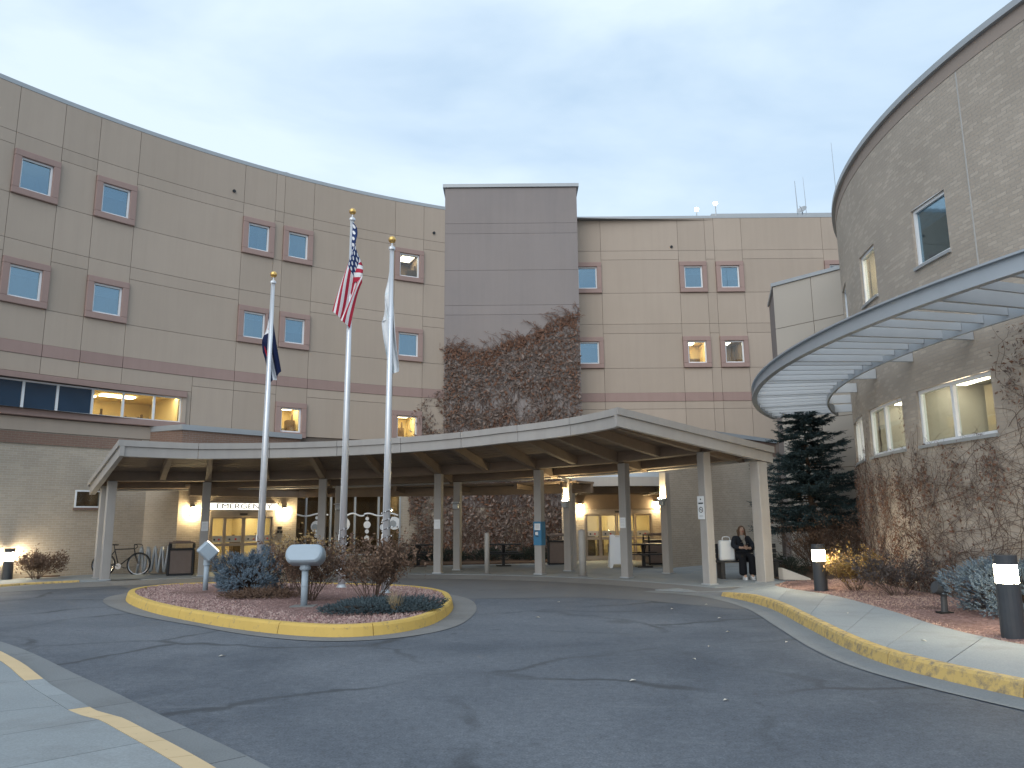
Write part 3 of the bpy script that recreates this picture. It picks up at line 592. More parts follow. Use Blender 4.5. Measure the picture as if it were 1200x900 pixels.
# ------------------------------------------------------------------ main building
LW = Arc((9.21, 3.79), 30.04, -1)                    # concave left wing
RW = Flat((2.4, 32.5), (17.5, 32.5))                 # flat right wing; u = x - 2.4
TW = Flat((-2.82, 31.3), (2.86, 31.3))               # tower front; u = x + 2.82
B = thing('hospital_building', (0, 31, 0), 'tan stucco hospital block with curved left wing, grey tower and red framed square windows', 'building')
def panels(S, ulist, mat='stucco', d0=0.003, d1=0.055, gap=0.0065):
    for u0, u1, rows_ in ulist:
        for z0, z1 in rows_:
            slab(MB(), S, u0 + S.m(gap), u1 - S.m(gap), z0 + gap, z1 - gap, d0, d1).build('wall_panel', mat, B)
def dim_room(w, S, a, b, c, e, seed, d=0.0):
    room(w, S, a, b, c, e, 1.3, 'room_blue', 'lamp_room_low', [], furn=0); rr = random.Random(seed * 7 + 3); k = rr.random(); q = e - (e - c) * (0.0 if k < .3 else rr.uniform(.12, .4) if k < .75 else rr.uniform(.5, .85))
    if e - q > .05:
        m = MB(); n = max(2, int((e - q) / .05))
        for i in range(n): slab(m, S, a + S.m(.02), b - S.m(.02), q + (e - q) * i / n, q + (e - q) * (i + .8) / n, -.16 + d, -.145 + d)
        m.build('blind', 'blind', w)
    if rr.random() < .6:
        m = MB(); slab(m, S, a, b, c, c + .06 + .1 * rr.random(), -.42 + d, -.3 + d); m.build('ledge_clutter', 'blind' if rr.random() < .5 else 'furniture', w)
def window(S, u0, u1, z0, z1, lit=None, parent=None, seed=0):
    """square window: pink surround > white frame, pane and, where lit, the room behind"""
    s = ring(MB(), S, u0 + S.m(.004), u1 - S.m(.004), z0 + .004, z1 - .004, 0.20, 0.0, 0.15); w = s.build('window', 'stucco_pink', parent or B, bevel=0.012)
    k = S.m(.204); a, b, c, e = u0 + k, u1 - k, z0 + .204, z1 - .204
    ring(MB(), S, a, b, c, e, 0.055, -0.03, 0.055).build('window_frame', 'white_frame', w)
    k = S.m(.056); slab(MB(), S, a + k, b - k, c + .056, e - .056, -0.012, 0.004).build('pane', 'glass_clear' if lit else 'glass_coated', w)
    if not lit: dim_room(w, S, a, b, c, e, seed)
    if lit: room(w, S, a, b, c, e, 1.5, 'room_wall' if lit == 1 else 'room_dim', 'lamp_room' if lit == 1 else 'lamp_room_low', [(.35, .35, .5, .9)], seed=seed)
    return w
TOP = 14.88
wide = [(13.38, TOP), (12.97, 13.38), (11.44, 12.97), (10.04, 11.44), (9.62, 10.04), (8.08, 9.62), (7.0, 8.08)]
wcol = [(13.38, TOP), (12.85, 13.38), (10.04, 11.44), (9.46, 10.04), (7.0, 8.08)]
low = [(6.3, 6.63), (4.8, 6.3)]
WZ = ((11.44, 12.85), (8.08, 9.46))
ub = [152.0, 143.7, 141.2, 139.15, 136.7, 129.6, 127.3, 126.65, 124.4, 117.85, 115.45, 112.6]
wincol = {1, 3, 5, 7, 9}
core_open = []
k2 = lambda a, b, c, e, S=LW: (a + S.m(.204), b - S.m(.204), c + .204, e - .204)
litL = {(9, 2): 1, (7, 2): 1, (5, 2): 1}
wins = []
for i in range(11):
    a, b = ub[i + 1], ub[i]
    if i in wincol:
        panels(LW, [(a, b, wcol)])
        for r, (z0, z1) in enumerate(WZ): wins.append((a, b, z0, z1, (2 if (i, r) in ((9, 0),) else None)))
        if i in (7, 9): wins.append((a, b, 4.73, 6.04, 1)); panels(LW, [(a, b, [(6.04, 6.63)])])
        elif i in (1, 3): panels(LW, [(a, b, [(6.09, 6.63)])])
        else: panels(LW, [(a, b, low)])
    else:
        panels(LW, [(a, b, wide)])
        if i == 4: panels(LW, [(132.35, b, [(6.09, 6.63)]), (a, 132.35, low)])
        elif i < 4: panels(LW, [(a, b, [(6.09, 6.63)])])
        else: panels(LW, [(a, b, low)])
    for a_, b_ in ((a, b),): slab(MB(), LW, a_ + LW.m(.008), b_ - LW.m(.008), 6.632, 6.998, .003, .075).build('pink_band', 'stucco_pink', B)
for a, b, z0, z1, l in wins: core_open.append(k2(a, b, z0, z1))
SU0, SU1, SZ0, SZ1 = 132.95, 151.0, 5.0, 5.86        # the strip window
core_open.append((SU0, SU1, SZ0, SZ1))
core_open.append((117.0, 125.9, 0.42, 2.68))         # lobby glazing
core_open.append((126.4, 134.0, -0.01, 2.3))         # passage behind the vestibule
core_open.append((137.25, 138.7, 2.15, 2.68))        # small high window
wall(MB(), LW, 112.4, 152, 4.36, TOP + .02, [o for o in core_open if o[2] > 4.3]).build('wall_core', 'stucco_joint', B, fix=False)
wall(MB(), LW, 112.4, 152, -0.05, 4.36, [o for o in core_open if o[2] < 4.3], d=0.02).build('brick_base', 'brick_tan', B, fix=False)
slab(MB(), LW, 135.2, 152, 3.99, 4.34, 0.022, 0.06).build('brick_band', 'brick_brown', B)
slab(MB(), LW, 132.4, 152, 4.37, 4.77, 0.0, 0.05).build('wall_panel', 'stucco', B)
slab(MB(), LW, 112.6, 152, TOP, 15.02, -0.4, 0.065).build('coping', 'coping', B)
for k, (a, b, z0, z1, l) in enumerate(wins): window(LW, a, b, z0, z1, l, seed=k)
# strip window: ledges, mullions, panes
st = MB(); slab(st, LW, SU0 - LW.m(.14), 151.2, SZ1, SZ1 + .2, 0.0, .2); slab(st, LW, SU0 - LW.m(.14), 151.2, SZ0 - .2, SZ0, 0.0, .2)
sw_ = st.build('strip_window', 'stucco_pink', B, bevel=.012); slab(MB(), LW, SU0 - LW.m(.14), SU0, SZ0 + .001, SZ1 - .001, 0.0, .12).build('side_trim', 'stucco', sw_); slab(MB(), LW, 132.37, SU0 - LW.m(.143), 4.8, 6.08, 0.0, .055).build('side_trim', 'stucco', sw_)
mull = [SU0, 134.62, 136.46, 138.22, 140.14, 141.92, 143.75, 145.6, 147.4, 149.2, 151.0]
fr = MB(); slab(fr, LW, SU0, 151, SZ0, SZ0 + .045, -.03, .04); slab(fr, LW, SU0, 151, SZ1 - .045, SZ1, -.03, .04)
for u in mull: slab(fr, LW, u - LW.m(.035) + (LW.m(.036) if u == SU0 else 0), u + LW.m(.035), SZ0 + .045, SZ1 - .045, -.03, .04)
fr.build('window_frame', 'white_frame', sw_)
for i, (a, b) in enumerate(zip(mull, mull[1:])):
    slab(MB(), LW, a + LW.m(.037), b - LW.m(.037), SZ0 + .047, SZ1 - .047, -.01, .004).build('pane', 'glass_clear' if i < 3 else 'glass_blue', sw_)
room(sw_, LW, SU0 + .1, 138.2, SZ0 - .5, SZ1, 3.2, 'room_wall', 'lamp_room', [(.12, .12, 1.0, .45), (.5, .5, 1.0, .4), (.8, .7, .8, .4)], furn=6, seed=4)
# small high window in the brick
hw = ring(MB(), LW, 137.25, 138.7, 2.15, 2.68, .045, -.1, .05).build('window', 'white_frame', B); slab(MB(), LW, 137.34, 138.61, 2.196, 2.634, -.02, 0).build('pane', 'glass_tint', hw)
room(hw, LW, 137.25, 138.7, 2.0, 2.68, 1.6, 'room_dim', 'lamp_room_low', [(.5, .6, .2, .4)], furn=0)
slab(MB(), LW, 137.2, 138.75, 2.075, 2.148, .021, .07).build('sill', 'brick_brown', hw)
# lobby glazing with five panes
lg = [117.0, 118.7, 120.5, 122.3, 124.1, 125.9]; fr = MB(); ring(fr, LW, 117.0, 125.9, .42, 2.68, .05, -.06, .05)
for u in lg[1:-1]: slab(fr, LW, u - LW.m(.03), u + LW.m(.03), .47, 2.63, -.05, .045)
lw = fr.build('lobby_window', 'steel_grey', B)
for a, b in zip(lg, lg[1:]): slab(MB(), LW, a + LW.m(.052), b - LW.m(.052), .472, 2.628, -.012, 0).build('pane', 'glass_tint', lw)
room(lw, LW, 117.0, 125.9, .42, 2.68, 4.5, 'room_dim', 'lamp_room', [(.25, .45, .6, .5), (.75, .3, .35, .3), (.1, .2, .5, .4)], furn=5, seed=12)
# tower
tz = [(14.24, 15.86), (13.78, 14.24), (12.14, 13.78), (10.6, 12.14), (10.19, 10.6), (8.6, 10.19), (7.2, 8.6), (5.9, 7.2), (4.4, 5.9)]
for z0, z1 in tz: slab(MB(), TW, .0, 5.68, z0 + .0055, z1 - .0055, .0, .05).build('tower_panel', 'stucco_grey', B)
mb = MB(); p = [(-2.80, 31.302), (2.84, 31.302), (2.84, 35), (-2.80, 35)]; mb.prism(p, -.05, 15.88).build('tower_core', 'stucco_joint', B)
slab(MB(), TW, .0, 5.68, 2.2, 4.386, .0, .05).build('tower_panel', 'stucco_grey', B); slab(MB(), TW, .0, 5.68, -.05, 2.186, .0, .05).build('brick_base', 'brick_tan', B)
for x, n in ((-2.82, -1), (2.86, 1)):                # tower flanks
    S = Flat((x, 35), (x, 31.35)) if n < 0 else Flat((x, 31.35), (x, 35))
    for z0, z1 in tz: slab(MB(), S, .0, S.len, z0 + .014, z1 - .014, -.015, .0).build('tower_panel', 'stucco_grey', B)
MB().prism([(-2.92, 31.18), (2.96, 31.18), (2.96, 35.1), (-2.92, 35.1)], 15.88, 16.03).build('coping', 'coping', B)
# right wing
rx = [2.86, 3.98, 7.41, 8.62, 9.02, 10.24, 13.82, 15.04, 17.4]; open_ = []; rw = []
for i in range(8):
    a, b = rx[i] - 2.4, rx[i + 1] - 2.4
    if i in (0, 2, 4, 6):
        panels(RW, [(a, b, wcol + [(6.3, 6.63), (4.8, 6.3)])])
        for r, (z0, z1) in enumerate(WZ):
            aa = 2.72 - 2.4 if i == 0 else a
            rw.append((aa, b, z0, z1, {(2, 1): 1, (4, 1): 2}.get((i, r)))); open_.append(k2(aa, b, z0, z1, RW))
    else: panels(RW, [(a, b, wide + [(6.3, 6.63), (4.8, 6.3)])])
    slab(MB(), RW, a + .008, b - .008, 6.632, 6.998, .003, .075).build('pink_band', 'stucco_pink', B)
wall(MB(), RW, 0.3, 15, 0, TOP + .02, open_).build('wall_core', 'stucco_joint', B, fix=False)
for k, (a, b, z0, z1, l) in enumerate(rw): window(RW, a, b, z0, z1, l, seed=40 + k)
slab(MB(), RW, .42, 15, TOP, 15.0, -.4, .065).build('coping', 'coping', B)
# scuppers in the parapet
for S, u, z in ((LW, 130.35, 13.72), (LW, 114.6, 13.75), (RW, 4.72, 13.55)):
    x, y = S.P(u, .1); x0, y0 = S.P(u, -.02); MB().tube([(x0, y0, z), (x, y, z)], .06, 10).build('scupper', 'black_metal', B)
# roof penthouse
MB().prism([(9.9, 35.5), (18, 35.5), (18, 40), (9.9, 40)], 14.7, 16.15).build('penthouse_wall', 'stucco_pale', B); MB().prism([(9.8, 35.4), (18.1, 35.4), (18.1, 40.1), (9.8, 40.1)], 16.15, 16.32).build('penthouse_coping', 'coping', B)
rp_ = [(*LW.P(u, -.3), 14.8) for u in cuts(152, 112.6, 2)] + [(17.4, 32.9, 14.8), (17.4, 50, 14.8), (-22, 50, 14.8)]
MB().add(rp_, (tuple(range(len(rp_))),)).build('roof', 'gutter_concrete', B, fix=False)

# emergency vestibule (projecting brick block on the left)
P1, P2 = Vector((-10.6, 24.6)), Vector((-7.7, 27.7))
EM = Flat(P1, P2); ES = Flat((-12.2, 25.25), P1); ER = Flat(P2, (-8.35, 28.5))
DO = (1.05, 3.36, 0.1, 2.03)
wall(MB(), EM, 0, EM.len, -.05, 4.0, [DO], reveal=.2).build('vestibule_wall', 'brick_tan', B, fix=False)
wall(MB(), ES, 0, ES.len, -.05, 4.0, []).build('vestibule_wall', 'brick_tan', B, fix=False); wall(MB(), ER, 0, ER.len, -.05, 4.0, []).build('vestibule_wall', 'brick_tan', B, fix=False)
slab(MB(), EM, -.02, EM.len + .02, 4.0, 4.62, -.2, .02).build('brick_band', 'brick_brown', B); slab(MB(), ES, 0, ES.len - .03, 4.0, 4.62, -.2, .018).build('brick_band', 'brick_brown', B)
MB().prism([(-12.35, 25.3), (-10.6, 24.5), (-7.6, 27.62), (-8.3, 28.6), (-10, 29.0), (-12.5, 26)], 4.62, 4.79).build('coping', 'coping', B)
def doors(S, us, z0, z1, parent, name='door_set'):
    hz = z1 - .17
    d = MB(); slab(d, S, us[0], us[-1], hz, z1, -.12, .03); slab(d, S, us[0], us[0] + .06, z0, hz, -.12, .03); slab(d, S, us[-1] - .06, us[-1], z0, hz, -.12, .03)
    D = d.build(name, 'door_frame', parent)
    slab(MB(), S, (us[0] + us[-1]) / 2 - .13, (us[0] + us[-1]) / 2 + .13, hz + .06, hz + .11, .031, .07).build('sensor', 'black_metal', D)
    us = [us[0] + .062] + list(us[1:-1]) + [us[-1] - .062]
    for i, (a, b) in enumerate(zip(us, us[1:])):
        dd = -.03 if i in (0, len(us) - 2) else -.075; f = MB(); a += .006; b -= .006
        ring(f, S, a, b, z0 + .015, hz - .006, .055, dd - .025, dd + .02); slab(f, S, a + .055, b - .055, z0 + .07, z0 + .19, dd - .025, dd + .02); slab(f, S, a + .055, b - .055, z0 + .80, z0 + .90, dd - .025, dd + .02)
        f.build('door_leaf', 'door_frame', D)
        slab(MB(), S, a + .056, b - .056, z0 + .191, z0 + .799, dd - .005, dd + .002).build('pane', 'glass_clear', D); slab(MB(), S, a + .056, b - .056, z0 + .901, hz - .062, dd - .005, dd + .002).build('pane', 'glass_clear', D)
        slab(MB(), S, a + .07, b - .07, z0 + .93, z0 + 1.14, dd + .005, dd + .009).build('decal', 'decal', D)
        for q in (.3, .62): 
            m = MB(); u = a + (b - a) * q; slab(m, S, u - .03, u + .03, z0 + .99, z0 + 1.05, dd + .0095, dd + .012); m.build('decal_mark', 'ink' if q < .5 else 'red_paint', D)
    return D
d1_ = doors(EM, [1.05, 1.6, 2.28, 2.92, 3.36], .1, 2.03, B); d1_['label'] = 'sliding glass doors under the emergency sign'
room(d1_, EM, 1.05, 3.36, .1, 2.03, 3.0, 'room_wall', 'lamp_room', [(.45, .3, 1.0, .5), (.75, .6, .8, .5)], furn=4, seed=3)
slab(MB(), EM, 3.52, 3.66, 1.42, 1.52, .001, .05).build('call_box', 'black_metal', B); slab(MB(), EM, 3.5, 3.56, 1.3, 1.37, .001, .05).build('call_button', 'black_metal', B); slab(MB(), EM, 3.63, 3.69, 1.3, 1.37, .001, .05).build('call_button', 'black_metal', B)
# right entrance: recessed doors next to the tower, and the brick podium wall receding to the right
DW = Flat((1.9, 30.5), (6.3, 30.5)); DR = (.87, 3.55, .1, 2.05)
wall(MB(), DW, 0, 4.4, -.05, 4.7, [DR], reveal=.2).build('entrance_wall', 'brick_tan', B, fix=False)
d2_ = doors(DW, [.87, 1.5, 2.15, 2.85, 3.55], .1, 2.05, B); d2_['label'] = 'sliding glass doors of the right hand entrance'
room(d2_, DW, .87, 3.55, .1, 2.05, 1.65, 'room_wall', 'lamp_room', [(.2, .3, .6, .4), (.55, .55, .6, .4), (.8, .3, .6, .4)], furn=6, seed=9)
slab(MB(), DW, .3, 4.1, 2.07, 2.76, .004, .06).build('bulkhead', 'wood_under', B)
PD = Flat((5.02, 25.5), (10.6, 30.95)); PS = Flat((6.25, 30.6), (5.02, 25.5)); PL = Flat((1.88, 31.2), (1.88, 30.5))
wall(MB(), PD, 0, PD.len, -.05, 4.1, []).build('podium_wall', 'brick_tan', B, fix=False); wall(MB(), PS, 0, PS.len, -.05, 4.7, []).build('podium_wall', 'brick_tan', B, fix=False)
slab(MB(), PD, 0, PD.len, 4.1, 4.64, -.2, .02).build('brick_band', 'brick_brown', B); slab(MB(), PD, -.05, PD.len, 4.64, 4.78, -.3, .08).build('coping', 'coping', B)
MB().add([(5.02, 25.6, 4.6), (10.6, 31, 4.6), (10.6, 32.5, 4.6), (1.9, 32.5, 4.6), (1.9, 30.5, 4.6), (6.2, 30.4, 4.6)], ((0, 1, 2, 3, 4, 5),)).build('podium_roof', 'gutter_concrete', B, fix=False)

# ------------------------------------------------------------------ round brick building on the right
RB = thing('round_brick_building', (12, 15, 0), 'curved grey brown brick building on the right with vines and two rows of windows', 'building')
RD = Arc(RC, RR, 1)
up = [(181.65, 186.05, 6.45, 7.62), (170.25, 174.5, 6.45, 7.62), (158.6, 162.9, 6.45, 7.62)]
lo_ = [(179.65, 188.55, 3.0, 4.07), (168.45, 177.1, 3.0, 4.07), (157.4, 165.8, 3.0, 4.07), (191.2, 199.6, 3.0, 4.07)]
wall(MB(), RD, 120, 225, -.05, 9.62, up + lo_, reveal=.2).build('brick_wall', 'brick_round', RB, fix=False)
slab(MB(), RD, 120, 225, 9.62, 9.9, -.3, .01).build('parapet_band', 'stucco_trim', RB); slab(MB(), RD, 120, 225, 9.9, 10.02, -.4, .09).build('coping', 'coping', RB)
slab(MB(), RD, 188.62, 188.74, 5.1, 9.6, .001, .008).build('movement_joint', 'joint_white', RB)
def rwin(o, n, panemat, lit, seed):
    a, b, c, e = o; f = MB(); ring(f, RD, a, b, c, e, .06, -.14, -.05)
    ms = [a + (b - a) * k / n for k in range(1, n)]
    for u in ms: slab(f, RD, u - RD.m(.035), u + RD.m(.035), c + .06, e - .06, -.14, -.05)
    w = f.build('window', 'white_frame', RB); us = [a] + ms + [b]
    for p, q in zip(us, us[1:]): slab(MB(), RD, p + RD.m(.062), q - RD.m(.062), c + .062, e - .062, -.105, -.095).build('pane', panemat, w)
    slab(MB(), RD, a - .1, b + .1, c - .06, c - .002, -.1, .05).build('sill', 'coping', w)
    if lit:
        room(w, RD, a, b, c - .02, e, 2.0, 'curtain', lit, [(.25, .25, .8, .4), (.7, .25, .8, .4)], furn=1, seed=seed)
        for f0, f1 in ((.02, .34), (.62, .98)):
            m = MB(); us = cuts(a + (b - a) * f0, a + (b - a) * f1, .2)
            for i, (p, q) in enumerate(zip(us, us[1:])):
                d0, d1 = (-1.3, -1.42) if i % 2 else (-1.42, -1.3); m.quad((*RD.P(p, d0), c), (*RD.P(q, d1), c), (*RD.P(q, d1), e + .1), (*RD.P(p, d0), e + .1))
            m.build('drape', 'drape', w, fix=False, smooth=True)
    return w
dim_room(rwin(up[0], 1, 'glass_coated', None, 1), RD, *up[0], 2); rwin(up[1], 1, 'glass_clear', 'lamp_room_low', 2); dim_room(rwin(up[2], 1, 'glass_coated', None, 3), RD, *up[2], 5)
for i, o in enumerate(lo_): rwin(o, 2 if i < 2 or i == 3 else 3, 'glass_clear', 'lamp_room_low', 20 + i)
# pale block joining the round building to the main wing
KF = Flat((9.05, 25.45), (12.4, 21.5)); KS = Flat((9.72, 28.0), (9.05, 25.45))
kz = [0, 1.6, 3.2, 4.8, 6.4, 8.0, 9.5]; ks = [0, 1.35, 2.7, 4.05, 5.1]
wall(MB(), KF, 0, 5.15, -.05, 9.5, [], d=0).build('link_core', 'stucco_joint', RB, fix=False); wall(MB(), KS, 0, KS.len, -.05, 9.5, [], d=0).build('link_wall', 'stucco_grey', RB, fix=False)
for z0, z1 in zip(kz, kz[1:]):
    for a, b in zip(ks, ks[1:]): slab(MB(), KF, a + (.009 if a else -.03), b - .009, z0 + .009, z1 - .009, .002, .03).build('link_panel', 'stucco_pale', RB)
slab(MB(), KF, -.08, 5.15, 9.5, 9.62, -.4, .08).build('link_coping', 'coping', RB); slab(MB(), KS, 0, KS.len + .04, 9.5, 9.62, -.4, .06).build('link_coping', 'coping', RB)
for a, b, z in ((2.2, 3.4, 6.9), (2.9, 4.0, 5.3), (1.3, 2.4, 5.0)): slab(MB(), KF, a, b, z, z + .14, .031, .07).build('ledge', 'stucco_joint', RB)

# curved steel sunshade
SS = thing('curved_sunshade', (7.5, 15, 4.7), 'curved grey steel sunshade of radial slats ringing the round building', 'sunshade')
RO = Arc(RC, 16.3, 1); RI = Arc(RC, 14.5, 1); RO.step = RI.step = 1.5
m = MB(); slab(m, RO, 147, 206, 4.68, 4.95, -.03, .03); slab(m, RO, 147, 206, 4.92, 4.951, .03, .09); slab(m, RO, 147, 206, 4.679, 4.71, .03, .09); m.build('outer_ring', 'steel_grey', SS)
m = MB(); slab(m, RI, 147, 206, 4.64, 4.88, -.025, .025); m.build('inner_ring', 'steel_grey', SS)
a = 147.4; i = 0
while a < 206:
    S = Arc(RC, RR, 1); ca, sa = cos(rad(a)), sin(rad(a)); P_ = lambda r, z: (RC[0] + r * ca, RC[1] + r * sa, z)
    if i % 4 == 1: MB().bar(P_(13.93, 4.78), P_(16.265, 4.80), .07, .22).build('bracket', 'steel_grey', SS)
    else: MB().bar(P_(14.53, 4.77), P_(16.265, 4.79), .045, .13).build('slat', 'steel_grey', SS)
    a += 1.9; i += 1

# ------------------------------------------------------------------ entrance canopy
CA = thing('entrance_canopy', (-4.8, 24, PZ), 'long curved taupe canopy on square posts with sloping roof and deep fascia', 'canopy')
AF0, AF1, AB0, AB1 = 130.2, 22.9, 128.0, 28.2        # end angles of the front and back edges
RF, RBk = 7.65, 12.75
def zf(s): return 3.70 + 0.28 * min(1, max(0, (s - .12) / .6))         # front edge, top
def zb(s): return 2.93 + 0.47 * s                                       # back edge, top
def cp(s, t, dz=0.0):                                                   # s along the arc from left, t from front to back
    a = pol(RF, AF0 + (AF1 - AF0) * s); b = pol(RBk, AB0 + (AB1 - AB0) * s); p = a.lerp(b, t); p.z = zf(s) + (zb(s) - zf(s)) * t + dz; return p
def sweep(mb, ss, tfun, prof):
    """closed profile (t offset in metres, dz) swept along s; tfun gives t"""
    V, F = [], []; m = len(prof)
    for s in ss:
        for (dt, dz) in prof: V.append(cp(s, tfun(s) + dt / 5.1, dz))
    for i in range(len(ss) - 1):
        for q in range(m): F.append((i * m + q, i * m + (q + 1) % m, (i + 1) * m + (q + 1) % m, (i + 1) * m + q))
    F += [tuple(range(m)), tuple(range((len(ss) - 1) * m, len(ss) * m))]; return mb.add(V, F)
SSN = [i / 48 for i in range(49)]
for q in range(0, 48, 6):
    sg_ = [(q + k) / 48 for k in range(7)]; sg_[0] += .0004; sg_[-1] -= .0004
    sweep(MB(), sg_, lambda s: 0, [(-.06, 0), (-.06, -.155), (.10, -.155), (.10, 0)]).build('fascia_cap', 'paint_canopy', CA)
    sweep(MB(), sg_, lambda s: 0, [(-.02, -.158), (-.02, -.40), (.07, -.40), (.07, -.158)]).build('fascia_board', 'paint_canopy', CA)
sweep(MB(), SSN, lambda s: 1, [(-.10, 0), (-.10, -.30), (.02, -.30), (.02, 0)]).build('back_fascia', 'paint_canopy', CA)
TT = [i / 10 for i in range(11)]
for s0, sg in ((0, -1), (1, 1)):                                       # end fascias
    for nm, w0, w1, a, b in (('end_cap', -.001, .010, -.001, -.155), ('end_board', -.003, .006, -.158, -.40)):
        V, F = [], []
        for t in [-.012] + TT[1:-1] + [1.006]:
            for ds, dz in ((w0, a), (w0, b), (w1, b), (w1, a)): V.append(cp(s0 + sg * ds * .8, t, dz + (.002 if nm == 'end_cap' else 0)))
        for i in range(len(TT) - 1):
            for q in range(4): F.append((i * 4 + q, i * 4 + (q + 1) % 4, i * 4 + 4 + (q + 1) % 4, i * 4 + 4 + q))
        F += [(0, 1, 2, 3), tuple(range(len(TT) * 4 - 4, len(TT) * 4))]; MB().add(V, F).build(nm, 'paint_canopy', CA)
# deck planks
npl = 17
for k in range(npl):
    t0, t1 = .022 + .956 * k / npl, .022 + .956 * (k + 1) / npl - .0045
    V, F = [], []
    for s in SSN:
        for t, dz in ((t0, -.03), (t1, -.03), (t1, -.075), (t0, -.075)): V.append(cp(min(max(s, .003), .997), t, dz))
    for i in range(48):
        for q in range(4): F.append((i * 4 + q, i * 4 + (q + 1) % 4, i * 4 + 4 + (q + 1) % 4, i * 4 + 4 + q))
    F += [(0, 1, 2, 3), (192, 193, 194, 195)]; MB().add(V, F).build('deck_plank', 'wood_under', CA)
sweep(MB(), [min(max(s, .003), .997) for s in SSN], lambda s: .022, [(0, -.005), (0, -.022), (4.85, -.022), (4.85, -.005)]).build('roof_sheet', 'coping', CA)
# ring beams over the two post rows
s_of = lambda a: (AF0 + (AB0 - AF0) * .66 - a) / ((AF0 + (AB0 - AF0) * .66) - (AF1 + (AB1 - AF1) * .66))
TF, TB = (11.03 - RF) / (RBk - RF), (12.35 - RF) / (RBk - RF)
SI = [min(max(s, .004), .996) for s in SSN]
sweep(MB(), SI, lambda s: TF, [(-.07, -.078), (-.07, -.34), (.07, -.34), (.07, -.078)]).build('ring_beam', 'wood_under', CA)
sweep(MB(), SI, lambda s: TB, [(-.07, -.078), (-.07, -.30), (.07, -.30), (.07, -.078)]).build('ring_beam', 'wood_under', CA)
# rafters
def rafter(s, t0, t1, depth, full):
    V, F = [], []; w = .0042
    ts = [t0, t0 + .06, (t0 + t1) / 2, t1 - .10, t1 - .03, t1]; ds = [depth * .55, depth * .85, depth, depth, depth * .75, depth * (.9 if full else .3)]
    for t, d in zip(ts, ds):
        for ss, dz in ((s - w, -.079), (s - w, -.079 - d), (s + w, -.079 - d), (s + w, -.079)): V.append(cp(ss, t, dz))
    for i in range(5):
        for q in range(4): F.append((i * 4 + q, i * 4 + (q + 1) % 4, i * 4 + 4 + (q + 1) % 4, i * 4 + 4 + q))
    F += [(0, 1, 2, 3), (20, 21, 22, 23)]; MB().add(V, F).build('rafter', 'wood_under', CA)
posts_f = [(-11.45, 22.09), (-9.31, 23.55), (-5.95, 24.25), (-2.29, 23.90), (.77, 22.99), (3.06, 21.31), (4.67, 18.83)]
posts_b = [(-12.03, 22.82), (-5.75, 25.65), (-1.81, 25.38), (1.72, 24.45), (4.48, 22.88), (6.11, 19.2)]
sp = [s_of(math.degrees(atan2(y - CC.y, x - CC.x))) for x, y in posts_f]
for i, s in enumerate(sp):
    if .02 < s < .98: rafter(s, .016, .985, .27, True)
    if i: rafter((s + sp[i - 1]) / 2, .016, TF + .10, .24, False)
def canopy_z(x, y):
    a = math.degrees(atan2(y - CC.y, x - CC.x)); s = min(max(s_of(a), 0), 1); t = (hypot(x - CC.x, y - CC.y) - RF) / (RBk - RF); return zf(s) + (zb(s) - zf(s)) * min(t, 1)
def post(x, y, w, dz):
    a = atan2(y - CC.y, x - CC.x); rx_, ty = Vector((cos(a), sin(a), 0)), Vector((-sin(a), cos(a), 0)); z1 = canopy_z(x, y) - dz
    MB().box((x, y, (PZ - .02 + z1) / 2), (w, w, z1 - PZ + .02), (rx_, ty, (0, 0, 1))).build('post', 'paint_canopy', CA, bevel=.012)
    MB().box((x, y, PZ + .015), (w + .05, w + .05, .03), (rx_, ty, (0, 0, 1))).build('post_base', 'steel_grey', CA)
for i, (x, y) in enumerate(posts_f): post(x, y, .235, .342)
for i, (x, y) in enumerate(posts_b): post(x, y, .225 if i != 5 else .30, .302 if i != 5 else .402)
# uplights on the back posts
UPL = []
for (x, y), lit, lab in ((posts_b[1], 0, 'unlit square uplight box on the canopy post before the lobby windows'), (posts_b[2], 0, 'unlit square uplight box on the canopy post before the vine wall'), (posts_b[3], 1, 'lit uplight box on the canopy post left of the right entrance'), (posts_b[4], 1, 'lit uplight box on the canopy post right of the right entrance')):
    a = atan2(y - CC.y, x - CC.x); d = Vector((cos(a), sin(a), 0)) * -.20; q = Vector((x, y, 2.12)) + d
    t = thing('post_uplight', (q.x, q.y, 2.02), lab, 'light', 'uplights on the canopy posts'); ax = (Vector((cos(a), sin(a), 0)), Vector((-sin(a), cos(a), 0)), (0, 0, 1))
    MB().box(q, (.16, .17, .16), ax).build('housing', 'steel_grey', t, bevel=.01); MB().box(q + Vector((0, 0, .11)) - d * .1, (.17, .26, .03), ax).build('lid', 'steel_grey', t)
    MB().box(q + Vector((0, 0, .132)), (.12, .13, .012), ax).build('lens', 'lamp_up' if lit else 'white_plastic', t)
# low rear roof behind the back posts, and the strip over the emergency doors
ra = cuts(101, 58, 2.5); m = MB(); m2 = MB()
for a0, a1 in zip(ra, ra[1:]):
    for mm, r0, r1, z0, z1 in ((m, 13.85, 13.97, 2.52, 2.80), (m2, 12.80, 14.05, 2.803, 2.87)):
        mm.hexa([pol(r0, a0, z0), pol(r1, a0, z0), pol(r1, a1, z0), pol(r0, a1, z0), pol(r0, a0, z1), pol(r1, a0, z1), pol(r1, a1, z1), pol(r0, a1, z1)])
m.build('rear_beam', 'wood_under', CA); m2.build('rear_roof', 'wood_under', CA)
slab(MB(), EM, .02, 4.24, 2.50, 2.78, .62, .74).build('door_beam', 'wood_under', CA); slab(MB(), EM, -.02, 4.28, 2.783, 2.85, .01, .80).build('door_roof', 'wood_under', CA)
for u in (.5, 2.1, 3.7): slab(MB(), EM, u - .05, u + .05, 2.6, 2.78, .03, .61).build('outrigger', 'wood_under', CA)
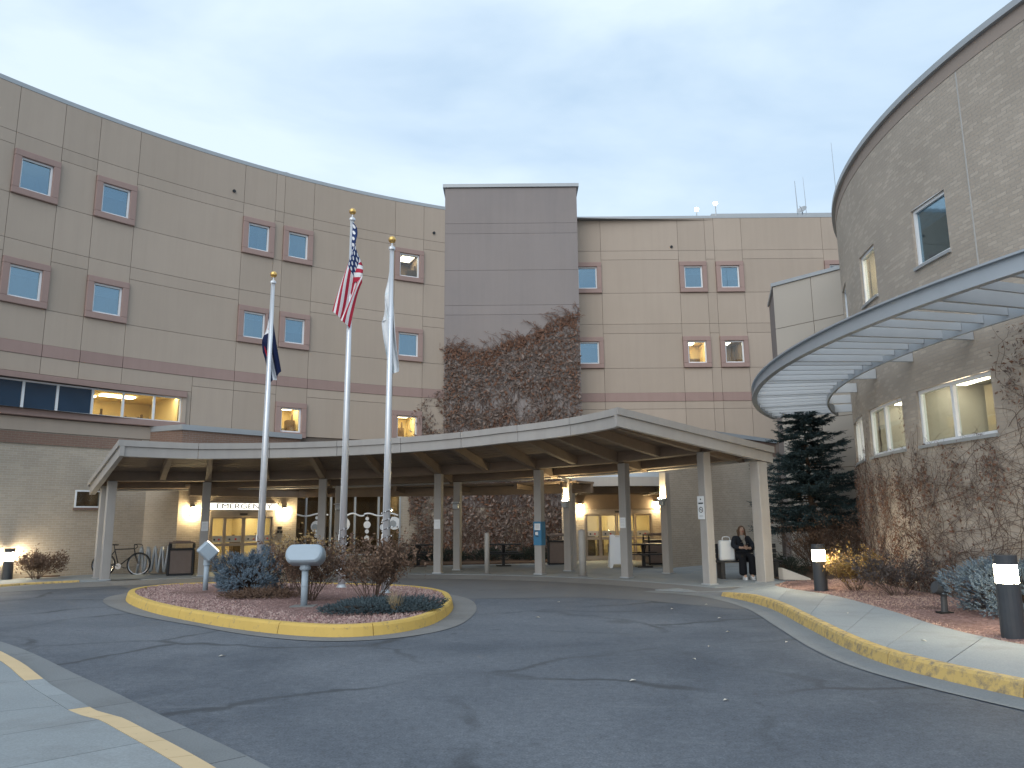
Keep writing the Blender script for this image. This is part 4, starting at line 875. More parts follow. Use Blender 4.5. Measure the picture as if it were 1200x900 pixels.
for a_ in (97, 86, 76.3, 67, 59.7): MB().bar(pol(12.5, a_, 2.74), pol(13.84, a_, 2.70), .09, .16).build('outrigger', 'wood_under', CA)
# link roof between canopy and right entrance
EL = thing('entrance_link_roof', (3.6, 28, 2.6), 'low flat porch roof over the right hand entrance doors', 'porch roof')
arc_ = [(1.75 + 3.2 * k / 12, 25.75 - .35 * sin(pi * k / 12)) for k in range(13)]
MB().prism(arc_ + [(5.9, 30.4), (1.95, 30.4)], 2.78, 3.0).build('soffit_slab', 'wood_under', EL)
m = MB()
for (x0, y0), (x1, y1) in zip(arc_, arc_[1:]): m.hexa([(x0, y0 - .06, 2.74), (x1, y1 - .06, 2.74), (x1, y1 - .002, 2.74), (x0, y0 - .002, 2.74), (x0, y0 - .06, 3.04), (x1, y1 - .06, 3.04), (x1, y1 - .002, 3.04), (x0, y0 - .002, 3.04)])
m.build('fascia_board', 'paint_canopy', EL)
m = MB()
for (x0, y0), (x1, y1) in zip(arc_, arc_[1:]): m.hexa([(x0, y0 + .15, 3.0), (x1, y1 + .15, 3.0), (x1, y1 + .25, 3.0), (x0, y0 + .25, 3.0), (x0, y0 + .55, 3.5), (x1, y1 + .55, 3.5), (x1, y1 + .65, 3.5), (x0, y0 + .65, 3.5)])
m.build('metal_skirt', 'steel_grey', EL)
for y in (27.2, 28.8): MB().bar((1.9 if y > 28 else 1.85, y, 2.68), (5.45, y, 2.68), .12, .2).build('beam', 'wood_under', EL)
for x in (2.2, 5.0): MB().bar((x, 25.9, 2.66), (x + .15, 30.4, 2.66), .1, .16).build('beam', 'wood_under', EL)
MB().box((1.98, 25.9, 1.4), (.18, .18, 2.6)).build('post', 'paint_canopy', EL)

# ------------------------------------------------------------------ lamps and signs on walls
def wall_lamp(x, y, z, n, label):
    n = Vector((n[0], n[1], 0)).normalized(); t = thing('wall_lamp', (x, y, z), label, 'lamp', 'glowing wall lamps at the entrances'); c = Vector((x, y, z)) + n * .12; ax = (n, Vector((-n.y, n.x, 0)), (0, 0, 1))
    MB().box(Vector((x, y, z + .02)) + n * .02, (.04, .14, .3), ax).build('backplate', 'black_metal', t); MB().lathe(c + Vector((0, 0, -.13)), [(.05, 0), (.085, .04), (.095, .14), (.085, .24), (.05, .27)], 12).build('globe', 'lamp_warm', t, smooth=True)
    MB().lathe(c + Vector((0, 0, .141)), [(.10, 0), (.07, .04), (.02, .06)], 12).build('cap', 'black_metal', t); return t
for S, u, z, lab in ((EM, .45, 2.02, 'glowing wall lamp left of the emergency doors'), (EM, 3.72, 2.02, 'glowing wall lamp right of the emergency doors'), (DW, .72, 2.12, 'glowing wall lamp left of the right entrance doors'), (DW, 3.72, 2.2, 'glowing wall lamp right of the right entrance doors')):
    x, y = S.P(u, 0.002); wall_lamp(x, y, z, S.n, lab)
def text_mesh(name, txt, size, mat, parent, loc, rot):
    c = bpy.data.curves.new(name, 'FONT'); c.body = txt; c.size = size; c.align_x = 'CENTER'; c.align_y = 'CENTER'; c.extrude = .004
    o = bpy.data.objects.new(name, c); COL.objects.link(o); me = bpy.data.meshes.new_from_object(o); bpy.data.objects.remove(o); bpy.data.curves.remove(c)
    me.materials.clear(); me.materials.append(MATS[mat]); m = bpy.data.objects.new(name, me); COL.objects.link(m); m.parent = parent; m.location = Vector(loc) - wloc(parent); m.rotation_euler = rot; return m
x, y = EM.P(2.19, .0); sg = thing('emergency_sign', (x, y, 2.2), 'long white lit sign reading EMERGENCY above the left doors', 'sign')
slab(MB(), EM, .97, 3.41, 2.075, 2.315, .004, .12).build('box', 'steel_grey', sg); slab(MB(), EM, .985, 3.395, 2.09, 2.30, .121, .13).build('face', 'sign_glow', sg)
x, y = EM.P(2.19, .1345); em_rot = (pi / 2, 0, atan2(EM.t.y, EM.t.x))
tx = text_mesh('lettering', 'EMERGENCY', .235, 'ink', sg, (x, y, 2.195), em_rot); tx.scale = (1.5, 1.0, 1)

# ------------------------------------------------------------------ plants
def leaf_cloud(mb, pts, s0, s1, rr, flat=None):
    for p in pts:
        s = rr.uniform(s0, s1); a = Vector((rr.gauss(0, 1), rr.gauss(0, 1), rr.gauss(0, 1))).normalized(); b = a.orthogonal().normalized(); b = (b * cos(rr.random() * 6.28) + a.cross(b) * sin(rr.random() * 6.28))
        p = Vector(p); mb.add((p - a * s, p + b * s * .45, p + a * s, p - b * s * .45), ((0, 1, 2, 3),))
def spray(mb, p, d, L, w, rr, n=9):
    """a short needled twig: thin blades fanning round a stalk"""
    d = d.normalized(); x = d.orthogonal().normalized(); y = d.cross(x)
    for k in range(n):
        t = (k + rr.random()) / n; a = rr.random() * 6.28; o = p + d * L * t; q = (x * cos(a) + y * sin(a)) * w * (1.1 - .6 * t) + d * w * .8; s = d.cross(q).normalized() * w * .22
        mb.add((o - s, o + s, o + q), ((0, 1, 2),))
    s = y * w * .12; mb.add((p - s, p + s, p + d * L), ((0, 1, 2),))
def bare_shrub(name, loc, w, h, label, leafmat_='brown_leaf', stems=16, leaves=900, ls=(.025, .05), seed=1, group=None, accent=None, lean=(0, 0), cat='shrub', low=.25):
    rr = random.Random(seed); t = thing(name, loc, label, cat, group); tw = MB(); L0 = Vector(loc); tips = []
    def grow(p, d, L, r, lev):
        pts = [p]; q = p.copy(); dd = d.copy()
        for k in range(4):
            dd = (dd + Vector((rr.gauss(0, .16), rr.gauss(0, .16), rr.gauss(.05, .1)))).normalized(); q = q + dd * L / 4; pts.append(q.copy())
            if lev < 2 and k >= 1:
                for _ in range(2 if lev == 0 else 1): grow(q, (dd + Vector((rr.gauss(0, .55), rr.gauss(0, .55), rr.gauss(.1, .35)))).normalized(), L * rr.uniform(.35, .6), r * .55, lev + 1)
        tw.tube(pts, [r * (1 - .17 * i) for i in range(5)], 3, False); tips.extend(pts[2:] if lev else pts[3:])
    for i in range(stems):
        a = rr.uniform(0, 6.28); s = sqrt(rr.random()); d = Vector((cos(a) * s * w * .55 + lean[0], sin(a) * s * w * .55 + lean[1], h * rr.uniform(.75, 1.0))); grow(L0 + Vector((cos(a) * .07 * w, sin(a) * .07 * w, -.03)), d.normalized(), d.length * .86, .011 * max(h, .6), 0)
    tw.build('twigs', 'twig', t, fix=False); lf = MB(); lf2 = MB(); P = []
    for _ in range(leaves):
        p = rr.choice(tips) + Vector((rr.gauss(0, .03), rr.gauss(0, .03), rr.gauss(0, .03)))
        if p.z - L0.z > h * low or rr.random() < .35: P.append(p)
    na = int(len(P) * accent[1]) if accent else 0; P.sort(key=lambda p: -p.z + rr.gauss(0, .15 * h)); leaf_cloud(lf, P[na:], *ls, rr)
    tag(lf.build('foliage', leafmat_, t, fix=False), kind='stuff')
    if na: leaf_cloud(lf2, P[:na], *ls, rr); tag(lf2.build('foliage', accent[0], t, fix=False), kind='stuff')
    return t
def mound(name, loc, w, d, h, mat, label, n=700, L=(.08, .16), bw=.03, seed=2, cat='shrub', group=None, blades=9, clump=0):
    rr = random.Random(seed); t = thing(name, loc, label, cat, group); m = MB(); st = MB(); c = Vector(loc)
    lob = [(rr.uniform(0, 6.28), rr.uniform(.1, 1.1), rr.uniform(.12, .28)) for _ in range(9)]
    cl = [(rr.uniform(0, 6.28), math.asin(rr.uniform(.0, 1)), rr.uniform(.88, 1.08)) for _ in range(70)]
    for i in range(n):
        a = rr.uniform(0, 6.28); ph = math.asin(rr.uniform(.02, 1)); kk = 0
        if clump and rr.random() < .85: a, ph, kk = rr.choice(cl); a += rr.gauss(0, .13); ph = min(1.55, max(.02, ph + rr.gauss(0, .07)))
        v = Vector((cos(a) * cos(ph), sin(a) * cos(ph), sin(ph)))
        k = .78 + sum(g * max(0, 1 - ((min(abs(a - la), 6.28 - abs(a - la))) ** 2 + (ph - lp) ** 2) * 3.5) for la, lp, g in lob) + rr.uniform(-.28, .06)
        if kk: k = (.72 + .25 * kk + sum(g * max(0, 1 - ((min(abs(a - la), 6.28 - abs(a - la))) ** 2 + (ph - lp) ** 2) * 3.5) for la, lp, g in lob)) * kk + rr.uniform(-.1, .05)
        p = c + Vector((v.x * w * k / 2, v.y * d * k / 2, v.z * h * k * .85 + .03)); spray(m, p, (v + Vector((rr.gauss(0, .35), rr.gauss(0, .35), rr.gauss(.15, .3)))), rr.uniform(*L), bw, rr, blades)
        if i % 14 == 0: st.tube([c + Vector((v.x * .05, v.y * .05, .02)), c.lerp(p, .5) + Vector((0, 0, .05)), p], [.012, .008, .004], 3, False)
    st.build('branches', 'bark', t, fix=False); tag(m.build('foliage', mat, t, fix=False), kind='stuff'); return t
ISZ = .17
mound('dwarf_spruce', (-5.75, 17.1, ISZ), 1.35, 1.2, .88, 'spruce_blue', 'round blue grey dwarf spruce on the island left of the capsule flood light', 3000, (.05, .10), .032, 3, blades=12, clump=1)
bare_shrub('leafless_shrub', (-3.85, 14.9, ISZ), 0.95, 0.98, 'brown twiggy shrub with golden leaf tips behind the capsule flood light', 'brown_leaf', 26, 3000, (.02, .042), 11, accent=('gold_leaf', .16))
bare_shrub('leafless_shrub', (-2.62, 14.5, ISZ), 1.15, 0.88, 'dense brown shrub at the foot of the right flagpole', 'brown_leaf', 30, 4800, (.02, .042), 12)
bare_shrub('leafless_shrub', (-4.9, 17.4, ISZ), .8, .6, 'low brown shrub between the dwarf spruce and the tallest flagpole', 'brown_leaf', 14, 1000, (.025, .05), 13)
mound('creeping_juniper', (-2.2, 13.35, ISZ - .02), 2.1, 1.35, .2, 'juniper', 'low dark blue juniper mat at the front right of the island', 2600, (.05, .11), .03, 14, blades=9)
mound('creeping_juniper', (-4.9, 15.5, ISZ), 1.7, .8, .14, 'brown_leaf', 'low withered brown ground cover below the dwarf spruce', 700, (.07, .14), .03, 15, blades=8)
gt = thing('grass_tuft', (-1.95, 13.0, ISZ), 'pale dry grass tuft at the right end of the island', 'grass'); gm = MB(); rr = random.Random(4)
for i in range(130):
    a = rr.uniform(0, 6.28); r = rr.uniform(.02, .16); h = rr.uniform(.15, .4); p = Vector((-1.95 + r * .4 * cos(a), 13.0 + r * .4 * sin(a), ISZ)); q = p + Vector((cos(a) * r, sin(a) * r, h)); s = Vector((-sin(a), cos(a), 0)) * .006; gm.add((p - s, p + s, q), ((0, 1, 2),))
gm.build('blades', 'dry_grass', gt, fix=False)
BZ = .17
bare_shrub('small_shrub', (6.95, 16.1, BZ), .95, .6, 'small yellowish shrub beside the farther bollard light', 'olive_leaf', 24, 2200, (.02, .04), 21, low=.1)
bare_shrub('small_shrub', (7.15, 14.75, BZ), 1.05, .58, 'small dark twiggy shrub in the bed against the vine wall', 'dark_leaf', 24, 1900, (.02, .04), 22, low=.1)
mound('blue_spruce_shrub', (7.5, 11.75, BZ), 1.5, 1.4, .95, 'spruce_blue', 'large blue grey spruce shrub beside the nearest bollard light', 4200, (.045, .09), .028, 23, blades=12, clump=1)
bare_shrub('leafless_shrub', (-13.45, 22.2, .16), 1.0, .55, 'rounded bare brown shrub against the left brick wall', 'brown_leaf', 34, 3200, (.02, .045), 24)
for i, (x, y, w, h, lab) in enumerate(((8.35, 21.9, 1.3, 1.2, 'tall bare brown shrub under the conifer, left one'), (9.15, 21.3, 1.3, 1.3, 'tall bare brown shrub between conifer and vine wall'), (8.9, 22.4, 1.2, 1.3, 'tall bare brown shrub behind the conifer trunk'))):
    bare_shrub('leafless_shrub', (x, y, .15), w, h, lab, 'brown_leaf', 22, 900, (.02, .045), 30 + i, group='bare shrubs under the conifer')
mound('dark_shrub', (7.35, 21.2, .14), .95, .9, .62, 'hedge_leaf', 'low dark green shrub right of the bench', 600, (.07, .13), .035, 33)
for i, (x, y, w, lab) in enumerate(((-4.3, 29.3, 1.9, 'dark hedge shrub under the right end of the lobby windows'), (-2.6, 30.0, 1.9, 'dark hedge shrub at the left foot of the tower'), (-.9, 30.3, 2.0, 'dark hedge shrub at the middle of the tower foot'), (.7, 30.4, 1.6, 'dark hedge shrub at the right foot of the tower'))):
    mound('hedge_shrub', (x, y, .15), w, .9, .55, 'hedge_leaf', lab, 650, (.08, .16), .045, 40 + i, group='dark hedge along the vine wall')

# conifer
def conifer(loc, h, r, label):
    rr = random.Random(8); t = thing('conifer_tree', loc, label, 'tree'); c = Vector(loc)
    MB().tube([c, c + Vector((.03, 0, h * .4)), c + Vector((0, .02, h * .97))], [.12, .08, .012], 8).build('trunk', 'bark', t)
    br, nd = MB(), MB(); z = 1.3
    while z < h - .1:
        f = (h - z) / (h - 1.3); n = int(7 + 5 * f); a0 = rr.random() * 6.28
        for k in range(n):
            a = a0 + 6.28 * k / n + rr.gauss(0, .15); L = r * (f ** .5) * rr.uniform(.38, 1.15) + .08; base_ = c + Vector((0, 0, z + rr.gauss(0, .11))); d = Vector((cos(a), sin(a), 0)); pts = []; dr = rr.uniform(.15, .5)
            for j in range(7):
                u = j / 6; pts.append(base_ + d * L * u + Vector((0, 0, .14 * L * u - dr * L * u * u + .26 * L * u ** 4)))
            br.tube(pts, [.022 * f + .006 - .0035 * j * f for j in range(7)], 3, False)
            for j in range(int(14 + 44 * L)):
                u = rr.uniform(.12, 1); i = min(5, int(u * 6)); p = pts[i].lerp(pts[i + 1], u * 6 - i); side = d.cross(Vector((0, 0, 1))) * rr.choice((-1, 1)) * rr.uniform(.4, 1.1)
                spray(nd, p, d * .8 + side + Vector((0, 0, rr.gauss(-.12, .22))), rr.uniform(.16, .34) * (.6 + .5 * f), .055, rr, 10)
            spray(nd, pts[-1], d + Vector((0, 0, .2)), .22, .05, rr, 12)
        z += .15 + .06 * f
    for k in range(10): spray(nd, c + Vector((0, 0, h - .35 + .035 * k)), Vector((rr.gauss(0, .6), rr.gauss(0, .6), .7)), .2, .045, rr, 12)
    br.build('branches', 'bark', t, fix=False); tag(nd.build('crown', 'spruce_dark', t, fix=False), kind='stuff'); return t
conifer((8.75, 22.9, .1), 4.95, 1.6, 'dark blue green conifer between canopy and round building')

# climbing vines
def vine(name, S, u0, u1, zmax, label, stems, nleaf, ls, seed, dens, thick=1.0, wander=1.0, mats=('vine_leaf', 'vine_grey'), z0=.1, d0=.03, rust=lambda u, z: .4, crest=0, els=(.12, .2, .45)):
    rr = random.Random(seed); x, y = S.P((u0 + u1) / 2, d0); t = thing(name, (x, y, z0), label, 'vine'); st = MB(); la, lb = MB(), MB(); k1 = S.m(1.0)
    def P(u, z, d): q = S.P(u, d); return Vector((q[0], q[1], z))
    for i in range(stems):
        u = rr.uniform(u0, u1); z = z0 if rr.random() < .6 else rr.uniform(z0, zmax(u) * .7); w = rr.gauss(0, .25); pts = []; rds = []; n = rr.randint(14, 34); r0 = rr.uniform(.006, .014) * thick
        for j in range(n):
            if z > zmax(u) + .15 or not (u0 <= u <= u1): break
            pts.append(P(u, z, d0 + rr.uniform(0, .03))); rds.append(r0 * (1 - .7 * j / n)); w += rr.gauss(0, .35) * wander; w *= .85; u += k1 * w * .16; z += rr.uniform(.06, .24) / (1 + .5 * abs(w))
        if len(pts) > 2: st.tube(pts, rds, 3, False)
    cnt = 0; tries = 0
    while cnt < nleaf and tries < nleaf * 12:
        tries += 1; u = rr.uniform(u0, u1); z = rr.uniform(z0, max(zmax(u), z0 + .1))
        if rr.random() > dens(u, z): continue
        cnt += 1; s = rr.uniform(*ls); p = P(u, z, d0 + rr.uniform(.0, .09)); nrm = (P(u, z, 1) - P(u, z, 0)); e = Vector((0, 0, 1)).cross(nrm); a = rr.random() * 6.28
        n2 = (nrm + Vector((rr.gauss(0, .45), rr.gauss(0, .45), rr.gauss(0, .45)))).normalized(); ax = (e * cos(a) + Vector((0, 0, 1)) * sin(a)); ax = (ax - n2 * ax.dot(n2)).normalized(); bx = n2.cross(ax)
        el = rr.choice(els); (la if rr.random() < rust(u, z) else lb).add((p - ax * s, p + bx * s * el, p + ax * s * .9 + n2 * s * .25, p - bx * s * el), ((0, 1, 2, 3),))
    for i in range(crest):      # loose upright shoots along the top edge
        u = rr.uniform(u0, u1); z = zmax(u) - rr.uniform(.05, .5); sd_ = rr.choice((-1, 1)) * rr.uniform(.2, 1.2); L = rr.uniform(.3, .9); pts = [P(u, z, .06), P(u + k1 * sd_ * L * .4, z + L * .45, .12), P(u + k1 * sd_ * L * .9, z + L * .62, .15)]; st.tube(pts, [.012, .008, .004], 3, False)
        for j in range(8): q = pts[1].lerp(pts[2], rr.random()); d_ = Vector((rr.gauss(0, .1), rr.gauss(0, .04), rr.gauss(0, .1))); la.add((q, q + d_ * .5 + Vector((.015, 0, .02)), q + d_), ((0, 1, 2),))
    tag(st.build('stems', 'vine_stem', t, fix=False), kind='stuff'); tag(la.build('foliage', mats[0], t, fix=False), kind='stuff'); tag(lb.build('foliage', mats[1], t, fix=False), kind='stuff'); return t
def tower_top(u):     # outline of the vine against the tower: high at the right, dip at the left third
    a = [(0, 8.85), (.5, 8.8), (1.1, 8.5), (1.75, 8.65), (2.5, 9.0), (3.5, 9.25), (4.3, 9.65), (5.0, 10.1), (5.68, 10.25)]
    for (p, q), (r, s) in zip(a, a[1:]):
        if u <= r: return q + (s - q) * (u - p) / (r - p)
    return a[-1][1]
def nz2(u, z, k=1.0): return .5 + .25 * (sin(u * 2.3 * k + 1.3 * sin(z * 1.7 * k)) + sin(z * 2.9 * k + 1.1 * sin(u * 2.1 * k + 2)))
vine('climbing_vine', TW, .03, 5.66, tower_top, 'thick brown leafless vine covering the lower half of the grey tower', 620, 15000, (.05, .13), 51, lambda u, z: max(.06, min(1, 1.5 * nz2(u, z, 1.6) * (.5 + nz2(u + 5, z, .6))) if z < 7.6 else .95), d0=.08, rust=lambda u, z: .85 if z > tower_top(u) - .75 + .3 * nz2(u, z) else .22 + .2 * nz2(u * 1.7, z), crest=130)
vine('climbing_vine', LW, 113.0, 116.4, lambda u: 7.7 - (u - 113.0) * .5, 'thin brown vine strands on the wall left of the grey tower', 200, 4200, (.04, .10), 52, lambda u, z: (.9 if z < 4.6 else max(.05, .75 - (u - 113) * .16) if z < 6.9 else .12) * nz2(u, z), thick=.6, wander=3.0, d0=.08, rust=lambda u, z: .4)
def ivy_top(u):
    if u > 188.9: return 4.75
    if any(a < u < b for a, b, c, e in lo_): return 2.98 + .1 * sin(u * 3)
    return 3.3 + .7 * max(0, sin(u * 2.1))
RDA = RD
def ivy_dens(u, z):
    k = nz2(u * .55, z, 1.2); base_ = 1.7 * k * k * k + .05
    if z > 2.6: base_ *= .55
    if 171 < u < 181.5 and z < 2.4: base_ += .45 * nz2(u, z * 2)
    if 183 < u < 188 and .5 < z < 1.6: base_ *= .25
    return min(1, max(.04, base_))
vine('climbing_vine', RDA, 158, 206, ivy_top, 'brown leafless vine net over the lower wall of the round building', 430, 12500, (.02, .055), 53, ivy_dens, .45, 2.2, d0=.02, rust=lambda u, z: .75 if 170 < u < 182 and z < 2.4 else .5)
tr = thing('wall_vine_trunk', (2.0, 30.9, .1), 'bare dark vine trunk branching up the brick beside the right entrance', 'vine'); m = MB()
for pts in ([(1.86, 30.35, .1), (1.75, 30.4, .7), (1.3, 30.9, 1.2), (1.0, 31.2, 1.9), (1.15, 31.2, 2.6)], [(1.86, 30.35, .1), (1.5, 31.0, .45), (.9, 31.2, .8), (.5, 31.2, 1.3)], [(1.0, 31.2, 1.9), (.6, 31.2, 2.3), (.5, 31.2, 2.9)]): m.tube(catmull(pts, 4), .022, 5)
m.build('stems', 'bark', tr)

# ------------------------------------------------------------------ flagpoles and flags
def flagpole(x, y, h, label):
    t = thing('flagpole', (x, y, ISZ - .02), label, 'flagpole', 'flagpoles on the island'); c = Vector((x, y, 0))
    MB().tube([c + Vector((0, 0, ISZ - .05)), c + Vector((0, 0, h * .45)), c + Vector((0, 0, h - .3))], [.085, .072, .042], 16).build('shaft', 'pole_metal', t, smooth=True)
    MB().lathe((x, y, ISZ - .02), [(.13, 0), (.125, .03), (.095, .06), (.086, .09)], 16).build('base_flare', 'steel_grey', t, smooth=True)
    MB().lathe((x, y, h - .33), [(.05, 0), (.075, .02), (.075, .07), (.03, .1), (.016, .13), (.016, .2)], 12).build('truck', 'pole_metal', t); MB().ball((x, y, h - .075), .085, 14, 9).build('finial_ball', 'gold', t, smooth=True)
    MB().tube([(x - .06, y - .09, 1.3), (x - .05, y - .075, h * .5), (x - .03, y - .05, h - .32)], .006, 4).build('halyard', 'white_plastic', t); MB().bar((x - .07, y - .1, 1.2), (x - .07, y - .1, 1.36), .03, .02, (1, 0, 0)).build('cleat', 'pole_metal', t); return t
flagpole(-6.03, 18.7, 7.92, 'short white flagpole left of the tallest pole'); flagpole(-3.93, 18.05, 9.32, 'tallest silver flagpole in the middle of the island'); flagpole(-2.68, 16.5, 7.98, 'silver flagpole rising from the brown shrub on the right')
def flag(x, y, z, W, hoist, fly, mat, label, side=1, dy=-.1, pinch=1.0, seed=1):
    rr = random.Random(seed); nu, nv = 36, 22; V = []; U = []; F = []; UV = []; ph = rr.random() * 6
    for i in range(nu + 1):
        s = i / nu
        for j in range(nv + 1):
            t = j / nv; q = min(1, s / .09); q = q * q * (3 - 2 * q); pk = .10 + .22 * t; en = -.30 + .30 * t
            xx = (pk * q * (1 - s) + en * s * (.6 + .4 * s)) + .035 * q * sin(t * 9 + ph + s * 4)
            yy = dy * min(1, .25 + q) + .075 * q * sin(t * 11 + ph + s * 2.2) + .05 * s * sin(s * 7 + t * 5)
            V.append((x + side * xx * W, y + yy, z - hoist * t * (1 - .58 * s ** .8) - fly * s * (1 - .12 * t) * .86 - .03 * sin(t * 8 + s * 5) * s)); U.append((s, t))
    for i in range(nu):
        for j in range(nv): a = i * (nv + 1) + j; f = (a, a + 1, a + nv + 2, a + nv + 1); F.append(f); UV.append([U[k] for k in f])
    o = MB().add(V, F, UV).build('flag', mat, None, smooth=True, fix=False, loc=(x, y, z)); return tag(o, label, 'flag', 'flags hanging limp on the poles')
flag(-3.93, 18.05, 9.0, 1.2, 1.6, 2.75, 'flag_stripes', 'red and white striped flag with starred blue canton on the tallest pole', 1, -.13)
flag(-6.03, 18.7, 7.3, .85, 1.4, 2.3, 'flag_blue_white', 'dark blue and white flag with red mark hanging on the left pole', -1, .10, seed=3)
flag(-2.68, 16.5, 7.6, .72, 1.5, 3.0, 'flag_white', 'white flag with faint blue green print hanging on the right pole', -1, .10, seed=5)
# strings of small bulbs wound round two poles
for x, y, z1, lab in ((-3.93, 18.05, 1.35, 'string of small bulbs wound round the foot of the tallest pole'), (-2.68, 16.5, 1.75, 'string of small bulbs wound round the right flagpole above the shrub')):
    t = thing('string_lights', (x, y, ISZ), lab, 'string lights'); pts = []; n = int(z1 * 60)
    for i in range(n): a = i * .55; pts.append((x + .095 * cos(a), y + .095 * sin(a), ISZ + .1 + (z1 - .1) * i / n))
    MB().tube(pts, .007, 4).build('cable', 'black_metal', t); b = MB(); rr = random.Random(3)
    for p in pts[::2]: b.ball((p[0] + rr.gauss(0, .012), p[1] + rr.gauss(0, .012), p[2]), .016, 5, 4)
    tag(b.build('bulbs', 'white_plastic', t), kind='stuff')

# ------------------------------------------------------------------ flood lights, bollards
x, y = -6.8, 17.45; t = thing('flood_light', (x, y, ISZ), 'square grey flood light tilted up at the left end of the island', 'flood light')
MB().tube([(x, y, ISZ - .02), (x, y, .72)], .055, 12).build('post', 'grey_paint', t, smooth=True); MB().tube([(x, y, .72), (x, y, .84)], [.075, .07], 12).build('collar', 'grey_paint', t)
d = Vector((.62, .32, .72)).normalized(); sx = d.cross(Vector((0, 0, 1))).normalized(); sy = sx.cross(d); c = Vector((x, y, 1.02))
MB().box(c, (.36, .36, .30), (sx, sy, d)).build('head', 'grey_paint', t, bevel=.03); MB().box(c + d * .157, (.31, .31, .012), (sx, sy, d)).build('lens', 'lamp_flood', t); MB().bar((x - .02, y, .82), c - d * .1, .05, .05).build('yoke', 'grey_paint', t)
x, y = -3.68, 13.92; t = thing('flood_light', (x, y, ISZ), 'rounded capsule shaped grey flood light on a post at the island front', 'flood light')
MB().tube([(x, y, ISZ - .02), (x, y, .80)], .058, 14).build('post', 'grey_paint', t, smooth=True); MB().tube([(x, y, .52), (x, y, .54)], .064, 14).build('joint_band', 'grey_paint', t); MB().lathe((x, y, .8), [(.085, 0), (.10, .03), (.085, .09)], 14).build('collar', 'grey_paint', t); MB().box((x, y, ISZ), (.42, .34, .05)).build('footing', 'gutter_concrete', t)
m = MB(); W2, rr2 = .20, .17; prof = []       # capsule seen from the front, bulging towards the viewer
for k in range(24):
    a = 2 * pi * k / 24; cx_ = W2 * (1 if cos(a) > 0 else -1); prof.append((cx_ * (abs(cos(a)) > 1e-6) + rr2 * cos(a) * .8, rr2 * sin(a)))
V = []; rings = [(-.16, .70), (-.13, .92), (-.06, 1.0), (.10, 1.0), (.16, .93)]
for yy, sc in rings:
    for px, pz in prof: V.append((x + px * (.5 + .5 * sc) if abs(px) > W2 else x + px, y + yy + pz * .35, 1.06 + pz * sc - yy * .25))
F = [tuple(range(24))] + [(i * 24 + k, i * 24 + (k + 1) % 24, (i + 1) * 24 + (k + 1) % 24, (i + 1) * 24 + k) for i in range(4) for k in range(24)] + [tuple(range(96, 120))]
m.add(V, F).build('head', 'grey_paint', t, bevel=.008)
for dx in (-.06, .06): MB().tube([(x + dx, y + .1, 1.2), (x + dx, y + .1, 1.25)], .02, 8).build('knob', 'gold', t)
x, y = 6.62, 12.25; t = thing('bed_spotlight', (x, y, .15), 'small black spotlight on a bent stem in the gravel bed', 'spotlight')
MB().box((x, y, .17), (.2, .16, .04)).build('base', 'rubber', t); MB().tube([(x, y, .17), (x + .01, y, .42), (x - .03, y, .52)], [.05, .045, .05], 10).build('stem', 'bollard_paint', t); MB().tube([(x + .05, y, .50), (x - .13, y - .02, .56)], [.075, .095], 12).build('head', 'bollard_paint', t, smooth=False)
def bollard_light(x, y, z, h, label):
    t = thing('bollard_light', (x, y, z), label, 'bollard light', 'lit bollards along the walks'); r = .135
    MB().lathe((x, y, z), [(r, 0), (r, h - .34)], 20).build('column', 'bollard_paint', t, smooth=False); MB().tube([(x, y, z + h - .338), (x, y, z + h - .115)], r - .012, 20).build('lens', 'lamp_bollard', t)
    MB().tube([(x, y, z + h - .113), (x, y, z + h)], r, 20).build('cap', 'bollard_paint', t)
    for k in range(3):
        a = k * 2.09 + .5; MB().bar((x + (r - .004) * cos(a), y + (r - .004) * sin(a), z + h - .36), (x + (r - .004) * cos(a), y + (r - .004) * sin(a), z + h - .1), .012, .012).build('strut', 'bollard_paint', t)
bollard_light(6.16, 9.88, .14, 1.0, 'lit dark bollard nearest the camera at the right edge'); bollard_light(6.36, 16.4, .14, .95, 'lit dark bollard farther along the right hand walk'); bollard_light(-14.25, 22.2, .14, .85, 'lit dark bollard at the left edge by the brick wall')
for x, y, r, h, lab in ((-.79, 23.45, .075, 1.2, 'thin tan pipe bollard under the canopy before the picnic table'), (1.93, 22.05, .10, 1.28, 'thick tan pipe bollard left of the folding sign')):
    t = thing('pipe_bollard', (x, y, PZ), lab, 'bollard', 'pipe bollards under the canopy'); MB().lathe((x, y, PZ), [(r, 0), (r, h - .05), (r * .8, h - .015), (r * .3, h)], 16).build('pipe', 'pipe_paint', t, smooth=True); MB().lathe((x, y, PZ - .01), [(r * 1.5, 0), (r * 1.4, .025), (r, .03)], 16).build('collar', 'gutter_concrete', t)

